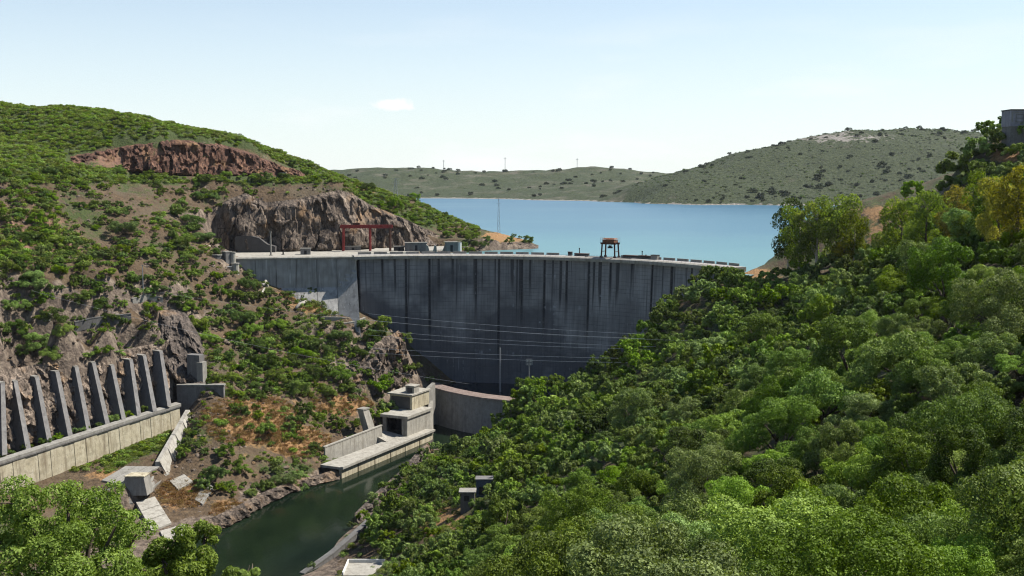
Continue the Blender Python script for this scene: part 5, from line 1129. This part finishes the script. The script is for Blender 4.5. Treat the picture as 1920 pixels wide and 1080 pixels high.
# undergrowth between the trees
SCR = [crown_mesh('scrub_source', 500 + i, 9, 420, .20, ('scrub_leaf', 'oak_leaf', 'grey_leaf')[i % 3], zc=.35, zr=.5, rr=(.3, .5), low=-.1) for i in range(3)]
n = 9000; y = 30 + 540 * rng.uniform(size=n) ** .75; px = rng.uniform(520, 2050, n); x = (px - 960) / F * y; z = Hf(x, y)
ok = (z > 1.6) & (np.hypot(x, y) > 25) & seen(x, y, z + 1.5) & (np.hypot(x - CEN[0], y - CEN[1]) < RAD - 8) & (sdist([(96, 500), (165, 500), (175, 590), (96, 565)], x, y) < -2) & ~((y > 330) & (px < 575))
for e in EXC[:6] + EXC[10:]:
    if e: ok &= np.hypot(x - e[0], y - e[1]) > 4
scatter('undergrowth', 'low scrub under the trees of the right slope', 'undergrowth', np.stack([x, y, z], -1)[ok], (rng.uniform(.7, 2.0, n)[ok]), SCR, 5)
# ------------------------------------------------------------------ gum trees by the right abutment
def gum_mesh(seed, mat, nb=26, nl=5600, leaf=.034, r0=.21, z0=.30):
    rng = np.random.default_rng(seed); zz = rng.uniform(z0, .95, nb); a = rng.uniform(0, 6.28, nb); rad = r0 * np.sqrt(rng.uniform(.05, 1, nb)) * (1.15 - .5 * np.abs(zz - .6) * 2)
    c = np.stack([np.cos(a) * rad, np.sin(a) * rad, zz], -1); rr = rng.uniform(.055, .11, nb)
    return crown_mesh('crown', seed, nb, nl, leaf, mat, C=(c, rr), flat=1.25, droop=.9, aspect=.4), c
def gum(px, base_py, top_py, mat, label, seed, name='gum_tree', bark='pale_bark', fat=1.0, D=None):
    q = hit(px, base_py)
    x, y, z = q; h = (base_py - top_py) * y / F * 1.05; o = thing(name, label, 'tree', (x, y, z), 'tall gum trees near the right abutment'); o.scale = (h * fat, h * fat, h); o.rotation_euler = (0, 0, seed)
    me, c = gum_mesh(seed, mat); link(bpy.data.objects.new('crown', me), o)
    g = G(); g.tube([(0, 0, -.08), (.005, 0, .2), (.01, .008, .5), (0, 0, .85)], [.02, .016, .011, .004], 7); link(bpy.data.objects.new('trunk', mesh('trunk', g.v, g.f, bark, True)), o)
    for q in c[:7]: g = G(); g.tube([(.006, 0, q[2] - .14), (q[0] * .5, q[1] * .5, q[2] - .05), tuple(q)], [.008, .006, .002], 5); link(bpy.data.objects.new('limb', mesh('limb', g.v, g.f, bark, True)), o)
for a in ((1478, 516, 388, 'pine_leaf', 'dark gum tree at the left end, leaning out over the lake', 21), (1498, 518, 392, 'gum_leaf', 'green gum with slim pale trunk behind the road end', 22), (1530, 516, 382, 'gum_leaf', 'broad green gum in the middle of the lakeside group', 23, 'gum_tree', 'pale_bark', 1.15), (1566, 508, 370, 'gum_leaf', 'tallest green gum of the lakeside group', 24, 'gum_tree', 'bark', 1.2), (1600, 505, 400, 'gum_leaf', 'shorter gum at the right end of the lakeside group', 25), (1582, 512, 455, 'yellow_leaf', 'low rusty gum sapling under the lakeside group', 26, 'gum_tree', 'bark', 1.5),
          (1690, 515, 385, 'gum_leaf', 'airy green gum standing alone right of the earth bank', 27, 'gum_tree', 'bark', 1.2), (1735, 505, 368, 'gum_leaf', 'green gum left of the yellow gums', 28, 'gum_tree', 'bark', 1.1), (1790, 490, 360, 'yellow_leaf', 'leftmost of the yellowing gums', 29, 'gum_tree', 'bark', 1.15), (1840, 485, 335, 'gum_leaf', 'tall green gum amid the yellowing gums', 30, 'gum_tree', 'bark', 1.1), (1868, 488, 350, 'yellow_leaf', 'yellowing gum right of the tall green gum', 31, 'gum_tree', 'bark', 1.15), (1905, 485, 328, 'yellow_leaf', 'orange tinged gum at the right picture edge', 32, 'gum_tree', 'bark', 1.2), (1815, 495, 410, 'gum_leaf', 'shorter green gum in front of the yellowing gums', 33, 'gum_tree', 'bark', 1.4), (1650, 512, 440, 'gum_leaf', 'young gum on the earth bank', 34, 'gum_tree', 'bark', 1.3)): gum(*a)
# ------------------------------------------------------------------ left slope
left_list = [(230, 418, 60), (68, 408, 40), (50, 435, 50), (100, 450, 45), (360, 400, 55), (378, 432, 52), (345, 445, 40), (400, 364, 30), (335, 458, 30), (470, 358, 24), (180, 470, 40), (230, 462, 44), (238, 487, 40), (205, 505, 36), (280, 462, 36), (350, 472, 44), (362, 505, 40), (150, 500, 36), (165, 542, 50), (135, 548, 36), (190, 572, 46), (205, 592, 44), (285, 577, 44), (270, 540, 34), (60, 522, 60), (30, 562, 60), (105, 592, 60), (25, 612, 60), (60, 640, 70), (120, 622, 50), (95, 657, 50), (165, 662, 34), (195, 655, 38), (225, 662, 30), (355, 572, 40), (370, 602, 44), (392, 627, 46), (430, 582, 30), (452, 592, 50), (472, 612, 50), (500, 577, 40), (520, 602, 50), (547, 620, 46), (480, 642, 50), (430, 662, 40), (500, 667, 56), (560, 652, 56), (600, 642, 50), (640, 622, 50), (670, 652, 50), (700, 632, 44), (722, 642, 40), (590, 692, 60), (640, 690, 56), (690, 692, 40), (520, 702, 50), (560, 722, 56), (610, 727, 44), (480, 722, 50), (440, 702, 36), (650, 722, 36), (462, 527, 44), (440, 547, 40), (482, 547, 36), (502, 542, 30), (412, 542, 36), (442, 732, 36), (485, 772, 34), (500, 802, 44), (540, 797, 40), (572, 772, 40), (632, 790, 40), (668, 795, 26), (425, 845, 40), (345, 835, 40), (457, 875, 40), (402, 885, 50), (530, 892, 60), (562, 887, 44), (592, 838, 34), (432, 907, 36), (500, 905, 40), (380, 905, 34), (470, 915, 34), (545, 905, 36), (405, 515, 30), (590, 330, 22), (572, 320, 22), (690, 346, 34), (548, 306, 20), (20, 208, 16), (585, 545, 26), (660, 560, 26), (620, 545, 22), (440, 625, 40), (415, 600, 36), (330, 560, 34), (320, 590, 30), (300, 540, 30), (110, 500, 40), (20, 500, 40), (250, 520, 30), (130, 470, 30), (90, 430, 30), (300, 410, 26), (180, 420, 26), (150, 380, 26), (60, 370, 26), (285, 485, 34), (315, 510, 30), (10, 838, 26), (28, 842, 22), (58, 832, 22), (92, 820, 24), (112, 812, 20), (150, 797, 24), (188, 778, 16), (218, 772, 22), (245, 762, 22), (278, 755, 16), (165, 790, 16), (900, 458, 36), (880, 462, 30), (868, 432, 30), (840, 432, 30), (890, 402, 30), (908, 405, 26), (922, 410, 22), (880, 412, 26), (955, 448, 22), (990, 449, 28), (962, 441, 14), (975, 444, 10), (915, 448, 22), (865, 455, 26), (860, 465, 22)]
def zone_left(px, py):
    if px > 830 and py < 480: return 'on the lake peninsula', 'bushes on the peninsula'
    if px > 640 and py < 480: return 'on the ridge above the red gantry', 'bushes above the red gantry'
    if py < 345: return 'around the red rock cut', 'bushes on the left hill'
    if py > 745 and px < 300: return 'at the feet of the fins', 'bushes at the fin feet'
    if py > 825: return 'on the left river bank', 'bushes on the left river bank'
    if py > 745: return 'on the orange dry slope', 'bushes on the orange slope'
    if px > 400 and py > 500: return 'on the spur below the wing dam', 'bushes on the spur below the wing dam'
    if px < 140 and py > 480: return 'in the thicket above the fins', 'thicket above the fins'
    if px > 300: return 'left of the platform towers', 'bushes left of the towers'
    return 'on the stony left slope', 'bushes on the stony slope'
LT = []; PLACED = []
for px, py, w_ in left_list:
    q = by_px(px, py, w_, .36)
    if px < 300 and py > 745:      # on the ledge behind the chute wall
        c_ = C0 + cdv * clen * px / 338; xy_ = c_[:2] - wno * 5.6; q = (float(xy_[0]), float(xy_[1]), float(c_[2]) - .3, w_ * .62 * float(xy_[1]) / F)
    if q: LT.append((*q, random.choice(['oak', 'lime', 'pine', 'oak', 'pine'] if px < 400 or py < 480 else ['oak', 'oak', 'pine', 'pine', 'lime']))); PLACED.append((q[0], q[1], q[3]))
rng = np.random.default_rng(8); NL0 = len(LT)
FINP = [tuple(P(*t)[:2]) for t in ((-60, 870, 400), (330, 745, 478), (335, 640, 500), (-60, 700, 440))]
rects = [(0, 420, 345, 650, 300), (380, 740, 520, 740, 190), (320, 620, 745, 900, 26), (640, 880, 362, 440, 150), (0, 560, 325, 345, 60), (0, 130, 330, 420, 40)]
for (x0, x1, y0, y1, nn) in rects:
    for _ in range(nn):
        px, py = rng.uniform(x0, x1), rng.uniform(y0, y1); q = hit(px, py)
        if q is None or q[2] < 2 or q[1] < 380: continue
        if 410 < px < 640 and 365 < py < 482: continue
        if 620 < px < 860 and py > 395 + (px - 640) * .22: continue
        if px > 690 and py > 640: continue
        if px > 520 and 520 < py < 590 and py < 540 + .25 * (px - 520): continue
        if sdist(FINP, q[0], q[1]) > -3 or sdist(CHUTE, q[0], q[1]) > -3 or sdist(PLATFORM, q[0], q[1]) > -3 or sdist(QUAY, q[0], q[1]) > -8: continue
        r = float(np.clip(rng.lognormal(math.log(3.0), .4), 1.2, 6.5)); 
        if 130 < px < 330 and 330 < py < 460: r *= .7
        if y0 == 362: r *= .9
        if py > 745: r *= .7
        if not free(q[0], q[1], r, .75): continue
        LT.append((*q, r, rng.choice(['oak', 'lime', 'pine', 'grey'], p=[.38, .18, .34, .1]))); PLACED.append((q[0], q[1], r))
order = sorted(range(len(LT)), key=lambda i: -LT[i][3] / LT[i][1])
for i in order[:296]:
    x, y, z, r, k = LT[i]; px, py = proj(x, y, z + .6 * r); zl, gr = zone_left(px, py)
    sz = 'large' if r > 5.2 else ('small' if r < 3.2 else 'rounded')
    plant('evergreen_bush', 'bush', x, y, z - .3 * r, r, 'A' if r > 5.5 else ('B' if r > 2.8 else 'C'), k, '%s %s bush %s' % (sz, COLW[k], zl), gr, random.uniform(.72, 1.05))
rest = [LT[i] for i in order[296:]]
for i in order[:296]:      # ragged skirts that tie neighbouring bushes together
    x, y, z, r, k = LT[i]
    for _ in range(5):
        a_ = rng.uniform(0, 6.28); d_ = r * rng.uniform(.6, 1.5); q_ = (x + math.cos(a_) * d_, y + math.sin(a_) * d_)
        if y < 690 and sdist(PLATFORM, *q_) < -4 and sdist(FINP, *q_) < -1 and sdist(CHUTE, *q_) < -2 and sdist(QUAY, *q_) < -6: rest.append((*q_, float(Hf(*q_)), r * rng.uniform(.25, .62), k))
if rest: scatter('scattered_bushes', 'small uncounted bushes dotted over the left slope', 'bushes', [(t[0], t[1], t[2] - .2 * t[3]) for t in rest], [t[3] for t in rest], PR_T, 6)
# low scrub over the left hill and dry tufts lower down
n = 36000; px = rng.uniform(-60, 900, n); D = rng.uniform(430, 830, n); x = (px - 960) / F * D; z = Hf(x, D); qx, qy = proj(x, D, z)
ridge = (qx > 645) & (qy < 393 + (qx - 640) * .2); hillm = ((qy < 345) & (qx < 645)) | ridge; low = rng.uniform(size=n) < np.where(hillm, .97, np.clip(.18 + 1.3 * fbm(x / 34, D / 34, 0, 3, 61), .05, .9))
ok = low & ~((qy > 745) & (qx > 330) & (rng.uniform(size=n) < .8)) & seen(x, D, z + 1.0) & (sdist(FINP, x, D) < -2) & (sdist(PLATFORM, x, D) < -4) & (sdist(BENCH, x, D) < -1) & (z > 3) & ~((qx > 120) & (qx < 570) & (qy > np.interp(qx, [112, 150, 200, 250, 310, 410, 470, 530, 575], [294, 284, 276, 266, 259, 268, 283, 306, 320]) + 2) & (qy < np.interp(qx, [112, 150, 200, 250, 310, 575], [304, 310, 316, 321, 328, 333]))) & ((qx < 645) | ridge) & ~((qx > 410) & (qx < 645) & (qy > 365)& (qy < 480)) & (slope[np.clip(((D - NY0) / ST).astype(int), 0, len(gy) - 1), np.clip(((x - NX0) / ST).astype(int), 0, len(gx) - 1)] < 1.1)
SCL = [crown_mesh('hill_scrub_source', 520 + i, 9, 230, .25, ('lime_leaf', 'oak_leaf', 'scrub_leaf')[i % 3], zc=.35, zr=.45, rr=(.25, .42), low=-.1) for i in range(3)]
scatter('hill_scrub', 'low green scrub covering the left hill above the cut', 'scrub', np.stack([x, D, z - .1], -1)[ok], np.where(hillm, rng.uniform(1.0, 2.3, n), np.clip(rng.lognormal(.2, .42, n), .6, 3.2))[ok], SCL, 9)
# loose rocks
def rock_mesh(seed):
    bm = bmesh.new(); bmesh.ops.create_icosphere(bm, subdivisions=2, radius=1); c = np.array([v.co[:] for v in bm.verts]); cv, _ = cell3(c[:, 0] * 1.4 + seed * 9, c[:, 1] * 1.4, c[:, 2] * 1.4, seed); s_ = .7 + .5 * cv
    for v_, k in zip(bm.verts, s_): v_.co *= k; v_.co.z *= .7
    me = bpy.data.meshes.new('rock_source'); bm.to_mesh(me); bm.free(); me.materials.append(MAT['grey_rock']); return me
n = 5200; px = rng.uniform(-20, 760, n); py = rng.uniform(345, 900, n); keepi = []
D = rng.uniform(410, 690, n); x = (px - 960) / F * D; z = Hf(x, D); qx, qy = proj(x, D, z)
ok = (qy > 345) & (z > .2) & seen(x, D, z + .8) & (sdist(PLATFORM, x, D) < -1) & (sdist(CHUTE, x, D) < 1) & (sdist(QUAY, x, D) < -3) & (fbm(x / 25, D / 25, 0, 3, 77) > -.15)
sc_ = np.clip(rng.lognormal(math.log(.55), .5, n), .25, 2.2)
scatter('loose_rocks', 'loose stones strewn over the left slope', 'rocks', np.stack([x, D, z - .1], -1)[ok], np.stack([sc_ * rng.uniform(.8, 1.5, n), sc_, sc_ * rng.uniform(.7, 1.2, n)], -1)[ok], [rock_mesh(i) for i in range(4)], 10)
# rocks on the right bank gaps
# grass in the chute
def tuft_mesh(seed, mat):
    rng = np.random.default_rng(seed); p = rng.normal(scale=.45, size=(60, 3)); p[:, 2] = .22; o_ = rng.normal(size=(60, 3)); o_[:, 2] *= .2
    return leaf_mesh('grass_source', p, o_, .6, rng.uniform(size=60), mat, rng, -1.6, .16, .2)
n = 1500; px = rng.uniform(195, 320, n); py = rng.uniform(808, 890, n); pts = []
for a_, b_ in zip(px, py):
    q = hit(a_, b_)
    if q and float(sdist(CHUTE, q[0], q[1])) > 0 and b_ > 805 + (320 - a_) * .42 and b_ < 830 + (320 - a_) * .5: pts.append(q)
MAT['grass_leaf'] = leafmat('grass_leaf', (.10, .135, .018), (.17, .22, .035), (.24, .28, .06)); MAT['dry_leaf'] = leafmat('dry_grass_leaf', (.16, .09, .03), (.29, .17, .065), (.4, .26, .11), .1)
if pts: scatter('chute_grass', 'short bright grass on the chute floor along the wall', 'grass', pts, rng.uniform(.7, 1.3, len(pts)), [tuft_mesh(1, 'grass_leaf'), tuft_mesh(2, 'grass_leaf')], 11)
ob = [(470, 790, 95, 48), (560, 830, 60, 30), (440, 960, 45, 22), (640, 760, 60, 20), (560, 545, 36, 20), (345, 925, 50, 28), (610, 575, 50, 14)]; pts = []
for cx_, cy_, rx_, ry_ in ob:
    for _ in range(int(rx_ * ry_ * .16)):
        a_, r_ = rng.uniform(0, 6.28), math.sqrt(rng.uniform()); q = hit(cx_ + rx_ * r_ * math.cos(a_), cy_ + ry_ * r_ * math.sin(a_))
        if q and q[2] > 1 and float(sdist(QUAY, q[0], q[1])) < -4: pts.append(q)
scatter('dry_grass', 'dry orange grass on the banks and bare slopes', 'grass', pts, rng.uniform(.8, 1.8, len(pts)), [tuft_mesh(3, 'dry_leaf'), tuft_mesh(4, 'dry_leaf')], 12)
# ------------------------------------------------------------------ trees on the far shore
FCR = [crown_mesh('crown', 700 + i, 9, 260, .30, 'far_leaf', zc=.7, zr=.5, rr=(.3, .5)) for i in range(3)]
def far_tree(px, D, r, label, group):
    x = (px - 960) / F * D; z = float(Hfar(x, D))
    if z < LAKE + 2: return
    o = bpy.data.objects.new('hill_tree', random.choice(FCR)); COL.objects.link(o); o.location = (x, D, z - .15 * r); o.scale = (r, r, r * .9); o.rotation_euler = (0, 0, random.uniform(0, 6)); tag(o, label, 'tree', group); LABELS.setdefault(label, []).append((o, x, D, z + r))
rng = np.random.default_rng(14)
for i in range(46): far_tree(rng.uniform(1310, 1900), rng.uniform(2230, 2370), rng.uniform(4, 8), 'dark tree on the crest across the lake', 'trees on the crest of the far hill')
for i in range(26):
    c_ = rng.integers(5); cx_, cD = ((1530, 2010), (1640, 2030), (1690, 2060), (1720, 1990), (1440, 1960))[c_]; far_tree(cx_ + rng.normal(scale=18), cD + rng.normal(scale=25), rng.uniform(5, 10), 'dark clumped tree on the slope across the lake', 'tree clumps on the far slope')
for i in range(70): far_tree(rng.uniform(1230, 1900), rng.uniform(1930, 2230), rng.uniform(3.5, 7), 'single dark tree on the slope across the lake', 'trees on the far slope')
for i in range(22): far_tree(rng.uniform(1215, 1500), rng.uniform(1900, 1935), rng.uniform(4, 7), 'dark shore tree across the lake', 'trees on the far shore')
for i in range(96): far_tree(rng.uniform(590, 1290), rng.uniform(2560, 3280), rng.uniform(4, 9), 'dark tree on the distant pale hills', 'trees on the distant hills')
for i in range(16): far_tree(rng.uniform(1000, 1200), rng.uniform(2180, 2420), rng.uniform(5, 8), 'dark tree on the low spit in the lake', 'trees on the spit')
n = 9000; px = rng.uniform(1180, 1960, n); D = rng.uniform(1900, 2380, n); x = (px - 960) / F * D; z = Hfar(x, D); ok = z > LAKE + 3
scatter('far_scrub', 'low scrub mottling the hill across the lake', 'scrub', np.stack([x, D, z - .2], -1)[ok], rng.uniform(1.2, 3.2, n)[ok], [crown_mesh('far_scrub_source', 740 + i, 5, 40, .6, ('far_leaf', 'pine_leaf')[i], zc=.3, zr=.4, rr=(.35, .5), low=-.1) for i in range(2)], 15)

# labels that would be shared are told apart by row and place along the row
ORDS = 'first second third fourth fifth sixth seventh eighth ninth tenth eleventh twelfth'.split()
for lb, ms in LABELS.items():
    if len(ms) < 2: continue
    q = [(o, *[float(t) for t in proj(x, y, z)]) for o, x, y, z in ms]; q.sort(key=lambda t: t[2])
    nb_ = max(1, math.ceil(len(q) / 12)); names = {1: ['']}.get(nb_) or (['upper row', 'lower row'] if nb_ == 2 else ['top row', 'middle row', 'bottom row'] if nb_ == 3 else ['top row', 'upper row'] + ['row %s' % w_ for w_ in ('three', 'four', 'five', 'six', 'seven', 'eight', 'nine', 'ten', 'eleven')][:nb_ - 4] + ['lower row', 'bottom row'])
    sz_ = math.ceil(len(q) / nb_)
    for b in range(nb_):
        row = sorted(q[b * sz_:(b + 1) * sz_], key=lambda t: t[1])
        for i, (o, _, _) in enumerate(row):
            o['label'] = lb + (', ' + names[b] if names[b] else '') + (', ' + ORDS[i] + ' from left' if len(row) > 1 else '')

# ------------------------------------------------------------------ air
m = bpy.data.materials.new('haze_air'); m.use_nodes = True; nt = m.node_tree; nt.nodes.clear()
ho = nt.nodes.new('ShaderNodeOutputMaterial'); pv = nt.nodes.new('ShaderNodeVolumePrincipled'); pv.inputs['Color'].default_value = (.86, .92, 1, 1); pv.inputs['Density'].default_value = .000013; pv.inputs['Anisotropy'].default_value = .2
nt.links.new(pv.outputs[0], ho.inputs['Volume'])
g = G(); g.prism([(-5200, -500), (5200, -500), (5200, 5200), (-5200, 5200)], -41, 290); o = g.obj('haze', m); o['kind'] = 'stuff'; tag(o, 'thin pale haze over the valley and lake', 'haze')
